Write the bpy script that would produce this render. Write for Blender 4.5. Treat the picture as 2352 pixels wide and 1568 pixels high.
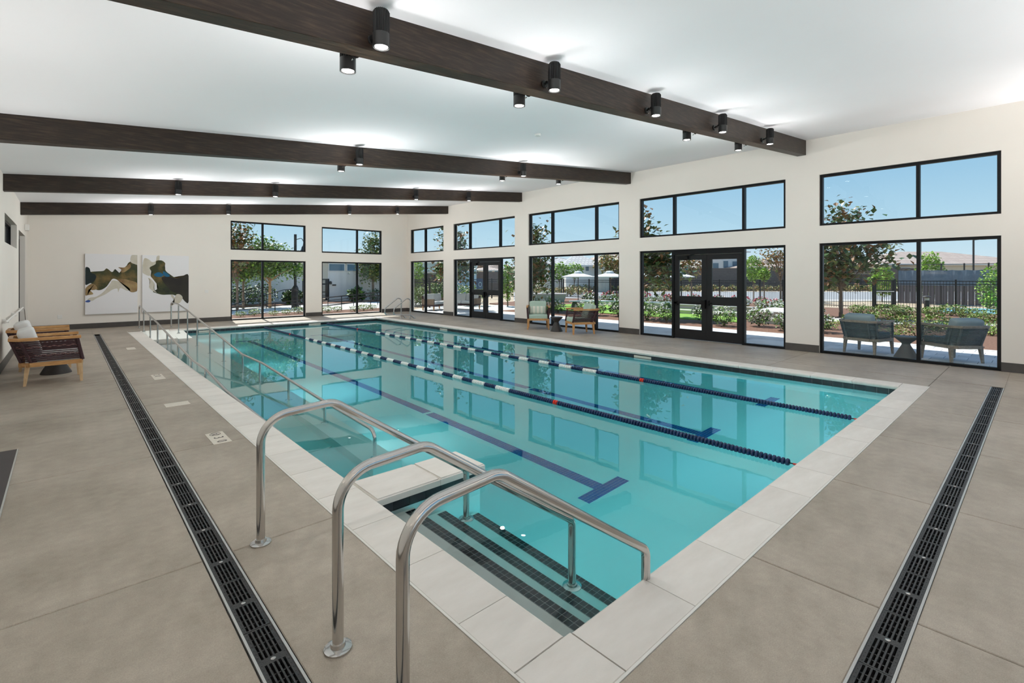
import bpy, bmesh, math, random
from mathutils import Vector, Matrix
PI = math.pi
sc = bpy.context.scene
C = sc.collection
for o in list(bpy.data.objects):
    bpy.data.objects.remove(o, do_unlink=True)
random.seed(7)

# ------------------------------------------------------------------ camera, sky, sun, exposure
CXP, HYP, FPX, EYE = 1176.0, 635.0, 1121.55, 1.70
ANG = math.radians(47.548)
XD = (math.sin(ANG), math.cos(ANG))
YD = (-math.cos(ANG), math.sin(ANG))
cam_d = bpy.data.cameras.new('camera')
cam = bpy.data.objects.new('camera', cam_d); C.objects.link(cam)
cam.location = (0, 0, EYE)
cam.rotation_euler = (PI/2, 0, -(PI/2-ANG))
cam_d.sensor_width = 36.0
cam_d.lens = FPX/2352*36
cam_d.shift_y = -(784-HYP)/2352
cam_d.clip_start = 0.05; cam_d.clip_end = 600
sc.camera = cam
sc.view_settings.view_transform = 'Standard'
sc.view_settings.look = 'None'
sc.view_settings.gamma = 1.0
sc.view_settings.use_curve_mapping = False
sc.view_settings.exposure = 0.0
sc.cycles.use_denoising = True
sc.cycles.sample_clamp_indirect = 4.0
sc.cycles.sample_clamp_direct = 0.0
sc.cycles.max_bounces = 12
sc.cycles.diffuse_bounces = 5
sc.cycles.glossy_bounces = 4
sc.cycles.transmission_bounces = 8
sc.cycles.transparent_max_bounces = 16
sc.cycles.volume_bounces = 0
sc.cycles.caustics_reflective = False

world = bpy.data.worlds.new('sky'); sc.world = world
world.use_nodes = True
nt = world.node_tree; nt.nodes.clear()
tc = nt.nodes.new('ShaderNodeTexCoord')
sx = nt.nodes.new('ShaderNodeSeparateXYZ')
cr = nt.nodes.new('ShaderNodeValToRGB')
bg = nt.nodes.new('ShaderNodeBackground')
ow = nt.nodes.new('ShaderNodeOutputWorld')
nt.links.new(tc.outputs['Generated'], sx.inputs[0])
nt.links.new(sx.outputs['Z'], cr.inputs[0])
nt.links.new(cr.outputs[0], bg.inputs[0])
nt.links.new(bg.outputs[0], ow.inputs[0])
e = cr.color_ramp.elements
e[0].position = 0.0; e[0].color = (0.72, 0.86, 0.95, 1)
e[1].position = 1.0; e[1].color = (0.10, 0.27, 0.60, 1)
for p, c in ((0.08, (0.50, 0.74, 0.90, 1)), (0.22, (0.27, 0.54, 0.80, 1)), (0.5, (0.20, 0.42, 0.76, 1))):
    k = e.new(p); k.color = c
bg.inputs[1].default_value = 1.0

sun_d = bpy.data.lights.new('sun', 'SUN'); sun_d.energy = 7.0; sun_d.angle = math.radians(0.6); sun_d.color = (1, 0.96, 0.9)
sun = bpy.data.objects.new('sun', sun_d); C.objects.link(sun)
sun.location = (5, 60, 60)
sun.rotation_euler = Vector((0.14, 1.0, 1.42)).to_track_quat('Z', 'Y').to_euler()

LAMP_W, POOL_W, UP_W = 38.0, 10.0, 62.0      # spotlight watts, then the added underwater and wall fill lights

# ------------------------------------------------------------------ helpers
def tag(o, label=None, cat=None, group=None, kind=None):
    if label: o['label'] = label
    if cat: o['category'] = cat
    if group: o['group'] = group
    if kind: o['kind'] = kind
    return o

def thing(name, label, cat, loc=(0, 0, 0), rotz=0.0, group=None):
    o = bpy.data.objects.new(name, None); C.objects.link(o)
    o.location = loc; o.rotation_euler = (0, 0, rotz)
    o.empty_display_size = 0.2
    return tag(o, label, cat, group)

def dup(root, loc=None, rotz=None, label=None, group=None, scale=None):
    r = root.copy(); C.objects.link(r)
    if loc is not None: r.location = loc
    if rotz is not None: r.rotation_euler = (0, 0, rotz)
    if scale is not None: r.scale = (scale, scale, scale)
    if label: r['label'] = label
    if group: r['group'] = group
    for ch in list(root.children):
        c = ch.copy(); C.objects.link(c); c.parent = r
        for g in ch.children:
            d = g.copy(); C.objects.link(d); d.parent = c
    return r

def frame_of(d):
    d = d.normalized()
    a = Vector((0, 0, 1)) if abs(d.z) < 0.95 else Vector((1, 0, 0))
    u = d.cross(a).normalized(); v = u.cross(d).normalized()
    return u, v

class MB:
    def __init__(s): s.v = []; s.f = []; s.m = []
    def add(s, vs, fs, mi=0):
        n = len(s.v); s.v += [tuple(p) for p in vs]
        s.f += [tuple(i+n for i in f) for f in fs]; s.m += [mi]*len(fs); return s
    def box(s, x0, x1, y0, y1, z0, z1, mi=0):
        return s.add([(x0,y0,z0),(x1,y0,z0),(x1,y1,z0),(x0,y1,z0),(x0,y0,z1),(x1,y0,z1),(x1,y1,z1),(x0,y1,z1)],
                     [(3,2,1,0),(4,5,6,7),(0,1,5,4),(1,2,6,5),(2,3,7,6),(3,0,4,7)], mi)
    def hexa(s, p, mi=0):      # 8 points, bottom ring then top ring
        return s.add(p, [(3,2,1,0),(4,5,6,7),(0,1,5,4),(1,2,6,5),(2,3,7,6),(3,0,4,7)], mi)
    def bar(s, p0, p1, w, h, mi=0):
        p0 = Vector(p0); p1 = Vector(p1); u, v = frame_of(p1-p0)
        u = u*(w/2); v = v*(h/2)
        return s.hexa([p0-u-v, p0+u-v, p0+u+v, p0-u+v, p1-u-v, p1+u-v, p1+u+v, p1-u+v], mi)
    def taper(s, p0, w0, p1, w1, mi=0):   # square section leg
        p0 = Vector(p0); p1 = Vector(p1)
        a, b = w0/2, w1/2
        return s.hexa([p0+Vector((-a,-a,0)), p0+Vector((a,-a,0)), p0+Vector((a,a,0)), p0+Vector((-a,a,0)),
                       p1+Vector((-b,-b,0)), p1+Vector((b,-b,0)), p1+Vector((b,b,0)), p1+Vector((-b,b,0))], mi)
    def tube(s, pts, r, n=10, caps=True, mi=0, closed=False):
        pts = [Vector(p) for p in pts]; m = len(pts); rings = []; up = None
        rr = r if isinstance(r, (list, tuple)) else [r]*m
        for i, p in enumerate(pts):
            if closed: d = pts[(i+1) % m]-pts[i-1]
            else: d = (pts[min(i+1, m-1)]-pts[max(i-1, 0)])
            d.normalize()
            if up is None: u, v = frame_of(d)
            else:
                u = (up - d*up.dot(d)).normalized(); v = u.cross(d).normalized()
            up = u
            rings.append([p+(u*math.cos(2*PI*k/n)+v*math.sin(2*PI*k/n))*rr[i] for k in range(n)])
        vs = [q for R_ in rings for q in R_]; fs = []
        for i in range(m if closed else m-1):
            j = (i+1) % m
            for k in range(n):
                fs.append((i*n+k, i*n+(k+1) % n, j*n+(k+1) % n, j*n+k))
        if caps and not closed:
            fs.append(tuple(range(n-1, -1, -1))); fs.append(tuple((m-1)*n+k for k in range(n)))
        # orientation of the frame may be mirrored; normals are recalculated in build()
        return s.add(vs, fs, mi)
    def lathe(s, prof, n=24, c=(0, 0, 0), mi=0, axis='z'):
        vs = []; fs = []
        for r, z in prof:
            for k in range(n):
                a = 2*PI*k/n
                q = (r*math.cos(a), r*math.sin(a), z)
                if axis == 'y': q = (q[0], q[2], q[1])
                if axis == 'x': q = (q[2], q[0], q[1])
                vs.append((c[0]+q[0], c[1]+q[1], c[2]+q[2]))
        for i in range(len(prof)-1):
            for k in range(n):
                fs.append((i*n+k, i*n+(k+1) % n, (i+1)*n+(k+1) % n, (i+1)*n+k))
        if prof[0][0] > 1e-4: fs.append(tuple(range(n-1, -1, -1)))
        if prof[-1][0] > 1e-4: fs.append(tuple((len(prof)-1)*n+k for k in range(n)))
        return s.add(vs, fs, mi)
    def prism(s, poly, z0, z1, mi=0):
        n = len(poly)
        vs = [(x, y, z0) for x, y in poly]+[(x, y, z1) for x, y in poly]
        fs = [tuple(range(n-1, -1, -1)), tuple(range(n, 2*n))]+[(i, (i+1) % n, n+(i+1) % n, n+i) for i in range(n)]
        return s.add(vs, fs, mi)
    def extr(s, prof, fn, a0, a1, mi=0):   # profile (t,z) -> fn(t,z,a)
        n = len(prof)
        vs = [fn(t, z, a0) for t, z in prof]+[fn(t, z, a1) for t, z in prof]
        fs = [tuple(range(n-1, -1, -1)), tuple(range(n, 2*n))]+[(i, (i+1) % n, n+(i+1) % n, n+i) for i in range(n)]
        return s.add(vs, fs, mi)
    def mesh(s, name, mats, smooth=None, fix=True):
        me = bpy.data.meshes.new(name)
        me.from_pydata(s.v, [], s.f)
        if not isinstance(mats, (list, tuple)): mats = [mats]
        for m in mats: me.materials.append(m)
        if len(mats) > 1: me.polygons.foreach_set('material_index', s.m)
        if fix:
            b = bmesh.new(); b.from_mesh(me); bmesh.ops.recalc_face_normals(b, faces=b.faces[:]); b.to_mesh(me); b.free()
        if smooth:
            me.polygons.foreach_set('use_smooth', [True]*len(me.polygons))
            me.set_sharp_from_angle(angle=math.radians(smooth))
        me.update(); return me
    def build(s, name, mats, parent=None, loc=None, smooth=None, fix=True):
        o = bpy.data.objects.new(name, s.mesh(name, mats, smooth, fix)); C.objects.link(o)
        if parent: o.parent = parent
        if loc: o.location = loc
        return o

def put(name, me, parent=None, loc=(0, 0, 0), rotz=0.0, scale=None):
    o = bpy.data.objects.new(name, me); C.objects.link(o)
    if parent: o.parent = parent
    o.location = loc; o.rotation_euler = (0, 0, rotz)
    if scale: o.scale = scale
    return o

def bevelled(me, w, seg=2):
    b = bmesh.new(); b.from_mesh(me)
    bmesh.ops.bevel(b, geom=b.edges[:]+b.verts[:], offset=w, segments=seg, affect='EDGES', profile=0.5)
    b.to_mesh(me); b.free()
    return me

def fillet(pts, rad, seg=8):
    pts = [Vector(p) for p in pts]; out = [pts[0]]
    for i in range(1, len(pts)-1):
        r = rad[i-1] if isinstance(rad, (list, tuple)) else rad
        a = (pts[i-1]-pts[i]); b = (pts[i+1]-pts[i]); la, lb = a.length, b.length
        a.normalize(); b.normalize()
        th = a.angle(b)
        if th > PI-0.03 or r <= 0: out.append(pts[i]); continue
        d = min(r/math.tan(th/2), la*0.48, lb*0.48); r = d*math.tan(th/2)
        c = pts[i]+(a+b).normalized()*(r/math.sin(th/2))
        s0 = pts[i]+a*d-c; s1 = pts[i]+b*d-c; w = s0.angle(s1)
        for k in range(seg+1):
            t = k/seg
            out.append(c+(s0*math.sin((1-t)*w)+s1*math.sin(t*w))/math.sin(w))
    out.append(pts[-1]); return out

def at(px, f):            # plan position of a sight line at a forward distance f
    l = (px-CXP)/FPX*f
    return (l*XD[0]+f*XD[1], l*YD[0]+f*YD[1])
def zat(py, f): return EYE+(HYP-py)/FPX*f

# ------------------------------------------------------------------ materials
def mat(name, col, rough=0.6, metal=0.0, var=None, scale=3.0, bump=0.0, bscale=60.0, coord='Object', spec=0.5, stretch=None, detail=6, emit=None, rnd=0.0, var3=None):
    m = bpy.data.materials.new(name); m.use_nodes = True
    t = m.node_tree; b = t.nodes['Principled BSDF']
    b.inputs['Base Color'].default_value = (*col, 1); b.inputs['Roughness'].default_value = rough
    b.inputs['Metallic'].default_value = metal; b.inputs['Specular IOR Level'].default_value = spec
    if emit:
        b.inputs['Emission Color'].default_value = (*emit[0], 1); b.inputs['Emission Strength'].default_value = emit[1]
    vec = None
    if var or bump:
        tcn = t.nodes.new('ShaderNodeTexCoord'); vec = tcn.outputs[coord]
        if stretch:
            mp = t.nodes.new('ShaderNodeMapping'); mp.inputs['Scale'].default_value = stretch
            t.links.new(vec, mp.inputs[0]); vec = mp.outputs[0]
    last = None
    if var:
        n = t.nodes.new('ShaderNodeTexNoise'); n.inputs['Scale'].default_value = scale; n.inputs['Detail'].default_value = detail; n.inputs['Roughness'].default_value = 0.6
        t.links.new(vec, n.inputs['Vector'])
        r = t.nodes.new('ShaderNodeValToRGB'); r.color_ramp.elements[0].position = 0.3; r.color_ramp.elements[1].position = 0.7
        r.color_ramp.elements[0].color = (*col, 1); r.color_ramp.elements[1].color = (*var, 1)
        if var3:
            k = r.color_ramp.elements.new(0.5); k.color = (*var3, 1)
        t.links.new(n.outputs['Fac'], r.inputs[0]); last = r.outputs[0]
    if rnd:
        oi = t.nodes.new('ShaderNodeObjectInfo'); hs = t.nodes.new('ShaderNodeHueSaturation')
        mr = t.nodes.new('ShaderNodeMapRange'); mr.inputs[3].default_value = 1-rnd; mr.inputs[4].default_value = 1+rnd
        t.links.new(oi.outputs['Random'], mr.inputs[0]); t.links.new(mr.outputs[0], hs.inputs['Value'])
        if last: t.links.new(last, hs.inputs['Color'])
        else: hs.inputs['Color'].default_value = (*col, 1)
        last = hs.outputs[0]
    if last: t.links.new(last, b.inputs['Base Color'])
    if bump:
        n2 = t.nodes.new('ShaderNodeTexNoise'); n2.inputs['Scale'].default_value = bscale; n2.inputs['Detail'].default_value = 4
        t.links.new(vec, n2.inputs['Vector'])
        bp = t.nodes.new('ShaderNodeBump'); bp.inputs['Strength'].default_value = bump; bp.inputs['Distance'].default_value = 0.01
        t.links.new(n2.outputs['Fac'], bp.inputs['Height']); t.links.new(bp.outputs[0], b.inputs['Normal'])
    return m

def concrete(name, c0, c1, speck=0.12, rough=0.55):
    m = bpy.data.materials.new(name); m.use_nodes = True
    t = m.node_tree; b = t.nodes['Principled BSDF']; b.inputs['Roughness'].default_value = rough
    g = t.nodes.new('ShaderNodeNewGeometry'); vec = g.outputs['Position']
    n1 = t.nodes.new('ShaderNodeTexNoise'); n1.inputs['Scale'].default_value = 1.1; n1.inputs['Detail'].default_value = 8; n1.inputs['Roughness'].default_value = 0.62
    n2 = t.nodes.new('ShaderNodeTexNoise'); n2.inputs['Scale'].default_value = 9.0; n2.inputs['Detail'].default_value = 8; n2.inputs['Roughness'].default_value = 0.7
    n3 = t.nodes.new('ShaderNodeTexNoise'); n3.inputs['Scale'].default_value = 170.0; n3.inputs['Detail'].default_value = 3
    for n in (n1, n2, n3): t.links.new(vec, n.inputs['Vector'])
    mx = t.nodes.new('ShaderNodeMix'); mx.data_type = 'FLOAT'; mx.inputs[0].default_value = 0.4
    t.links.new(n1.outputs['Fac'], mx.inputs[2]); t.links.new(n2.outputs['Fac'], mx.inputs[3])
    r = t.nodes.new('ShaderNodeValToRGB'); r.color_ramp.elements[0].position = 0.36; r.color_ramp.elements[1].position = 0.64
    r.color_ramp.elements[0].color = (*c0, 1); r.color_ramp.elements[1].color = (*c1, 1)
    t.links.new(mx.outputs[0], r.inputs[0])
    hs = t.nodes.new('ShaderNodeHueSaturation')
    mr = t.nodes.new('ShaderNodeMapRange'); mr.inputs[1].default_value = 0.3; mr.inputs[2].default_value = 0.7; mr.inputs[3].default_value = 1-speck; mr.inputs[4].default_value = 1+speck
    t.links.new(n3.outputs['Fac'], mr.inputs[0]); t.links.new(mr.outputs[0], hs.inputs['Value']); t.links.new(r.outputs[0], hs.inputs['Color'])
    t.links.new(hs.outputs[0], b.inputs['Base Color'])
    mr2 = t.nodes.new('ShaderNodeMapRange'); mr2.inputs[3].default_value = rough-0.12; mr2.inputs[4].default_value = rough+0.12
    t.links.new(n2.outputs['Fac'], mr2.inputs[0]); t.links.new(mr2.outputs[0], b.inputs['Roughness'])
    bp = t.nodes.new('ShaderNodeBump'); bp.inputs['Strength'].default_value = 0.12; bp.inputs['Distance'].default_value = 0.004
    t.links.new(n3.outputs['Fac'], bp.inputs['Height']); t.links.new(bp.outputs[0], b.inputs['Normal'])
    return m

def glass(name, tint, refl=1.0):
    m = bpy.data.materials.new(name); m.use_nodes = True
    t = m.node_tree; t.nodes.clear()
    o = t.nodes.new('ShaderNodeOutputMaterial'); mx = t.nodes.new('ShaderNodeMixShader')
    tr = t.nodes.new('ShaderNodeBsdfTransparent'); tr.inputs[0].default_value = (*tint, 1)
    gl = t.nodes.new('ShaderNodeBsdfGlossy'); gl.inputs['Roughness'].default_value = 0.0; gl.inputs[0].default_value = (refl, refl, refl, 1)
    lw = t.nodes.new('ShaderNodeLayerWeight'); lw.inputs[0].default_value = 0.5
    pw_ = t.nodes.new('ShaderNodeMath'); pw_.operation = 'POWER'; pw_.inputs[1].default_value = 5.0
    fr = t.nodes.new('ShaderNodeMath'); fr.operation = 'MULTIPLY_ADD'; fr.inputs[1].default_value = 0.9; fr.inputs[2].default_value = 0.02
    t.links.new(lw.outputs['Facing'], pw_.inputs[0]); t.links.new(pw_.outputs[0], fr.inputs[0])
    t.links.new(fr.outputs[0], mx.inputs[0]); t.links.new(tr.outputs[0], mx.inputs[1]); t.links.new(gl.outputs[0], mx.inputs[2])
    t.links.new(mx.outputs[0], o.inputs[0]); return m

def water_mat():
    m = bpy.data.materials.new('pool_water'); m.use_nodes = True
    t = m.node_tree; t.nodes.clear()
    o = t.nodes.new('ShaderNodeOutputMaterial')
    g = t.nodes.new('ShaderNodeBsdfRefraction'); g.inputs['IOR'].default_value = 1.33; g.inputs['Roughness'].default_value = 0.0
    gl = t.nodes.new('ShaderNodeBsdfGlass'); gl.inputs['IOR'].default_value = 1.33; gl.inputs['Roughness'].default_value = 0.0
    geo = t.nodes.new('ShaderNodeNewGeometry')
    n = t.nodes.new('ShaderNodeTexNoise'); n.inputs['Scale'].default_value = 2.6; n.inputs['Detail'].default_value = 3
    t.links.new(geo.outputs['Position'], n.inputs['Vector'])
    bp = t.nodes.new('ShaderNodeBump'); bp.inputs['Strength'].default_value = 0.05; bp.inputs['Distance'].default_value = 0.012
    t.links.new(n.outputs['Fac'], bp.inputs['Height']); t.links.new(bp.outputs[0], gl.inputs['Normal'])
    t.links.new(gl.outputs[0], o.inputs['Surface'])
    va = t.nodes.new('ShaderNodeVolumeAbsorption'); va.inputs['Color'].default_value = (0.0, 0.93, 0.975, 1); va.inputs['Density'].default_value = 0.66
    t.links.new(va.outputs[0], o.inputs['Volume'])
    return m

def wood(name, c0, c1, c2, rough=0.5, stretch=(1.2, 18, 18), grain=9):
    m = mat(name, c0, rough, var=c2, var3=c1, scale=grain*0.35, stretch=stretch, detail=8, bump=0.15, bscale=grain)
    return m

def brickish(name, c0, c1, mortar, scale, w=0.5, h=0.25, ms=0.02, rough=0.8):
    m = bpy.data.materials.new(name); m.use_nodes = True
    t = m.node_tree; b = t.nodes['Principled BSDF']; b.inputs['Roughness'].default_value = rough
    tcn = t.nodes.new('ShaderNodeTexCoord'); br = t.nodes.new('ShaderNodeTexBrick')
    mp = t.nodes.new('ShaderNodeMapping'); mp.inputs['Rotation'].default_value = (PI/2, 0, 0)
    br.inputs['Color1'].default_value = (*c0, 1); br.inputs['Color2'].default_value = (*c1, 1); br.inputs['Mortar'].default_value = (*mortar, 1)
    br.inputs['Scale'].default_value = scale; br.inputs['Mortar Size'].default_value = ms
    br.inputs['Brick Width'].default_value = w; br.inputs['Row Height'].default_value = h
    t.links.new(tcn.outputs['Object'], mp.inputs[0]); t.links.new(mp.outputs[0], br.inputs['Vector']); t.links.new(br.outputs['Color'], b.inputs['Base Color'])
    return m

M = {}
M['wall'] = mat('wall_paint', (0.76, 0.72, 0.66), 0.75, var=(0.79, 0.75, 0.69), scale=0.7, bump=0.05, bscale=120)
M['ceiling'] = mat('ceiling_paint', (0.875, 0.865, 0.885), 0.5, var=(0.90, 0.89, 0.91), scale=0.5, spec=0.25)
M['concrete'] = concrete('deck_concrete', (0.25, 0.212, 0.168), (0.415, 0.362, 0.298))
M['joint'] = mat('joint_filler', (0.10, 0.088, 0.072), 0.9)
M['joint_pale'] = mat('pale_joint_filler', (0.50, 0.46, 0.40), 0.9)
M['caulk'] = mat('white_caulk', (0.70, 0.68, 0.63), 0.7)
M['coping'] = mat('coping_stone', (0.64, 0.60, 0.545), 0.6, var=(0.75, 0.715, 0.665), scale=2.2, coord='Object', stretch=(1, 3, 1), bump=0.1, bscale=90, rnd=0.05)
M['base'] = mat('baseboard_tile', (0.055, 0.05, 0.047), 0.5, var=(0.075, 0.068, 0.062), scale=5)
M['frame'] = mat('bronze_black_frame', (0.005, 0.0055, 0.0065), 0.4, spec=0.3)
M['door'] = mat('door_black_paint', (0.011, 0.011, 0.012), 0.4, spec=0.35)
M['pane'] = glass('window_glass', (0.97, 0.985, 0.98), 0.75)
M['pane_dark'] = mat('dark_glass', (0.04, 0.045, 0.05), 0.1)
M['beam'] = wood('dark_stained_wood', (0.008, 0.0045, 0.003), (0.020, 0.0115, 0.007), (0.052, 0.033, 0.021), 0.5, (1.2, 14, 14))
M['steel'] = mat('polished_steel', (0.60, 0.58, 0.56), 0.16, 1.0)
M['steel_thin'] = mat('brushed_steel', (0.66, 0.65, 0.64), 0.24, 1.0)
M['black_metal'] = mat('black_powder_coat', (0.005, 0.005, 0.005), 0.4, spec=0.3)
M['lens'] = mat('lamp_lens', (1, 1, 1), 0.3, emit=((1, 0.97, 0.92), 14.0))
M['collar'] = mat('lamp_collar_grey', (0.016, 0.016, 0.016), 0.35)
M['plaster'] = mat('pool_plaster', (0.86, 0.94, 0.92), 0.7, var=(0.89, 0.96, 0.94), scale=1.5, coord='Object')
M['plaster_light'] = mat('pool_plaster_light', (0.93, 0.95, 0.89), 0.7)
M['tile_black'] = mat('black_glazed_tile', (0.018, 0.020, 0.024), 0.18, rnd=0.3)
M['tile_blue'] = mat('cobalt_tile', (0.002, 0.085, 0.33), 0.2, var=(0.004, 0.12, 0.42), scale=8)
M['grout'] = mat('tile_grout', (0.42, 0.44, 0.42), 0.8)
M['water'] = water_mat()
M['iron'] = mat('cast_iron_black', (0.022, 0.022, 0.022), 0.45, bump=0.3, bscale=160)
M['channel'] = mat('drain_channel_dark', (0.006, 0.006, 0.006), 0.9)
M['alu'] = mat('drain_edge_aluminium', (0.50, 0.50, 0.48), 0.4, 0.4)
M['float_blue'] = mat('navy_float', (0.008, 0.022, 0.075), 0.35)
M['float_white'] = mat('white_float', (0.78, 0.78, 0.74), 0.4)
M['float_red'] = mat('red_float', (0.62, 0.03, 0.015), 0.4)
M['teak'] = wood('teak', (0.33, 0.155, 0.05), (0.46, 0.235, 0.085), (0.58, 0.33, 0.14), 0.45, (2, 9, 9))
M['teak_pale'] = wood('pale_teak', (0.45, 0.29, 0.15), (0.56, 0.38, 0.21), (0.64, 0.46, 0.28), 0.5, (9, 9, 2))
M['teak_grey'] = wood('shade_grey_teak', (0.20, 0.17, 0.14), (0.28, 0.24, 0.20), (0.36, 0.31, 0.26), 0.6, (2, 9, 9))  # teak greyed to carry the patio shade in its colour
M['rope_brown'] = mat('aubergine_rope', (0.030, 0.012, 0.014), 0.7, var=(0.055, 0.022, 0.026), scale=40)
M['rope_tan'] = mat('braid_rope_tan', (0.30, 0.18, 0.15), 0.7, var=(0.12, 0.03, 0.045), scale=60)
M['rope_grey'] = mat('slate_rope', (0.07, 0.09, 0.10), 0.7, var=(0.12, 0.15, 0.165), scale=40)
M['cushion_green'] = mat('sage_cushion', (0.34, 0.45, 0.37), 0.85, var=(0.38, 0.49, 0.41), scale=4, bump=0.1, bscale=250)
M['cushion_white'] = mat('pale_grey_cushion', (0.62, 0.62, 0.61), 0.85, var=(0.67, 0.67, 0.66), scale=4, bump=0.1, bscale=250)
M['cushion_blue'] = mat('blue_grey_cushion', (0.30, 0.38, 0.42), 0.85)
M['table_black'] = mat('charcoal_concrete', (0.030, 0.027, 0.026), 0.5, var=(0.045, 0.04, 0.037), scale=12)
M['table_grey'] = mat('grey_concrete', (0.11, 0.115, 0.12), 0.6)
M['white_sign'] = mat('cream_tile', (0.66, 0.61, 0.53), 0.6, var=(0.60, 0.55, 0.47), scale=30)
M['ink'] = mat('sign_ink', (0.06, 0.05, 0.045), 0.6)
M['mat_dark'] = mat('charcoal_mat', (0.035, 0.028, 0.03), 0.55, var=(0.05, 0.04, 0.04), scale=2)
M['white_plastic'] = mat('white_plastic', (0.75, 0.74, 0.71), 0.5)
# outdoors
M['paver'] = mat('paver', (0.62, 0.63, 0.65), 0.85, var=(0.72, 0.73, 0.75), scale=6, rnd=0.12)
M['curb'] = mat('pale_concrete', (0.60, 0.59, 0.56), 0.85, var=(0.67, 0.66, 0.63), scale=3)
M['path'] = mat('path_concrete', (0.55, 0.52, 0.47), 0.85, var=(0.62, 0.59, 0.54), scale=3)
M['mulch'] = mat('bark_mulch', (0.10, 0.045, 0.028), 0.95, var=(0.26, 0.14, 0.09), scale=24, bump=0.8, bscale=30)
M['soil'] = mat('dry_ground', (0.40, 0.31, 0.21), 0.95, var=(0.50, 0.41, 0.30), scale=2)
M['asphalt'] = mat('road_asphalt', (0.30, 0.31, 0.32), 0.9)
M['turf'] = mat('turf', (0.16, 0.33, 0.035), 0.95, var=(0.24, 0.42, 0.06), scale=30, bump=0.5, bscale=80)
M['court'] = mat('court_blue', (0.20, 0.50, 0.62), 0.8)
M['block'] = brickish('block_wall', (0.115, 0.092, 0.085), (0.145, 0.115, 0.105), (0.08, 0.065, 0.06), 2.5)
M['screen'] = mat('windscreen_fabric', (0.10, 0.145, 0.20), 0.8, var=(0.15, 0.20, 0.26), scale=3)
M['fence'] = mat('black_fence', (0.015, 0.014, 0.014), 0.45)
M['stucco_white'] = mat('white_stucco', (0.72, 0.71, 0.68), 0.9, var=(0.78, 0.77, 0.74), scale=2)
M['stucco_cream'] = mat('cream_stucco', (0.62, 0.56, 0.45), 0.9)
M['stucco_blue'] = mat('pale_blue_stucco', (0.42, 0.60, 0.68), 0.9)
M['roof_tan'] = brickish('tan_roof_tile', (0.42, 0.33, 0.28), (0.50, 0.41, 0.35), (0.28, 0.22, 0.19), 1.2, 0.5, 0.3, 0.04)
M['roof_grey'] = brickish('grey_roof_tile', (0.40, 0.40, 0.39), (0.48, 0.48, 0.47), (0.26, 0.26, 0.26), 1.2, 0.5, 0.3, 0.04)
M['far_glass'] = mat('house_window_glass', (0.10, 0.18, 0.24), 0.15)
M['trim_white'] = mat('white_trim', (0.75, 0.74, 0.70), 0.7)
M['bark'] = mat('bark', (0.16, 0.11, 0.075), 0.9, var=(0.24, 0.17, 0.12), scale=14)
M['bark_orange'] = mat('smooth_orange_bark', (0.42, 0.22, 0.10), 0.85, var=(0.52, 0.30, 0.15), scale=6)
def leafmat(n, c, rough=0.5):
    m = mat(n, c, rough); b = m.node_tree.nodes['Principled BSDF']
    return m
M['mag1'] = leafmat('magnolia_leaf_green', (0.07, 0.13, 0.04), 0.35)
M['mag2'] = leafmat('magnolia_leaf_rust', (0.27, 0.13, 0.045), 0.5)
M['mag3'] = leafmat('magnolia_leaf_olive', (0.19, 0.22, 0.06), 0.4)
M['leafg1'] = leafmat('leaf_green', (0.09, 0.19, 0.03))
M['leafg2'] = leafmat('leaf_light_green', (0.20, 0.34, 0.05))
M['leafl1'] = leafmat('leaf_lime', (0.28, 0.47, 0.04))
M['leafl2'] = leafmat('leaf_lime_pale', (0.42, 0.60, 0.10))
M['leafd'] = leafmat('leaf_dark', (0.03, 0.06, 0.02))
M['leafo'] = leafmat('leaf_olive_yellow', (0.27, 0.28, 0.07))
M['petal_w'] = leafmat('white_petal', (0.82, 0.82, 0.76))
M['petal_p'] = leafmat('pink_petal', (0.66, 0.16, 0.20))
M['ochre'] = leafmat('ochre_shrub', (0.48, 0.28, 0.10))
M['umb'] = mat('white_canvas', (0.72, 0.76, 0.76), 0.85)
M['art_white'] = mat('canvas_white', (0.74, 0.735, 0.745), 0.8)

# ------------------------------------------------------------------ dimensions
XL, XR, YF, YB = -0.85, 12.4, -2.6, 21.2
PX0, PX1, PY0, PY1 = 1.75, 9.53, 1.54, 18.75     # coping inner edges
WZ = -0.13
def zc(x): return 3.60+0.0895*(x+0.86)           # ceiling
def zb(x): return 3.285+0.0882*(x+0.86)          # beam underside

# ------------------------------------------------------------------ walls
def walls_with_holes(name, axis, c0, c1, a0, a1, ztop, holes, label):
    """wall slab between c0 and c1 on its normal axis, running a0..a1; holes = (a0,a1,z0,z1)"""
    mb = MB()
    cuts = sorted(set([a0, a1]+[h[0] for h in holes]+[h[1] for h in holes]))
    for i in range(len(cuts)-1):
        p, q = cuts[i], cuts[i+1]; mid = (p+q)/2
        hs = sorted([(h[2], h[3]) for h in holes if h[0] < mid < h[1]])
        z = -0.35; segs = []
        for h0, h1 in hs:
            if h0 > z+1e-4: segs.append((z, h0))
            z = h1
        segs.append((z, None))
        for s0, s1 in segs:
            if axis == 'x':
                za = zb_ = ztop(c0) if s1 is None else s1
                mb.box(c0, c1, p, q, s0, za)
            else:
                if s1 is None:
                    t0, t1 = ztop(p), ztop(q)
                    mb.hexa([(p,c0,s0),(q,c0,s0),(q,c1,s0),(p,c1,s0),(p,c0,t0),(q,c0,t1),(q,c1,t1),(p,c1,t0)])
                else: mb.box(p, q, c0, c1, s0, s1)
    o = mb.build(name, M['wall'])
    return tag(o, label, 'wall', kind='structure')

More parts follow.
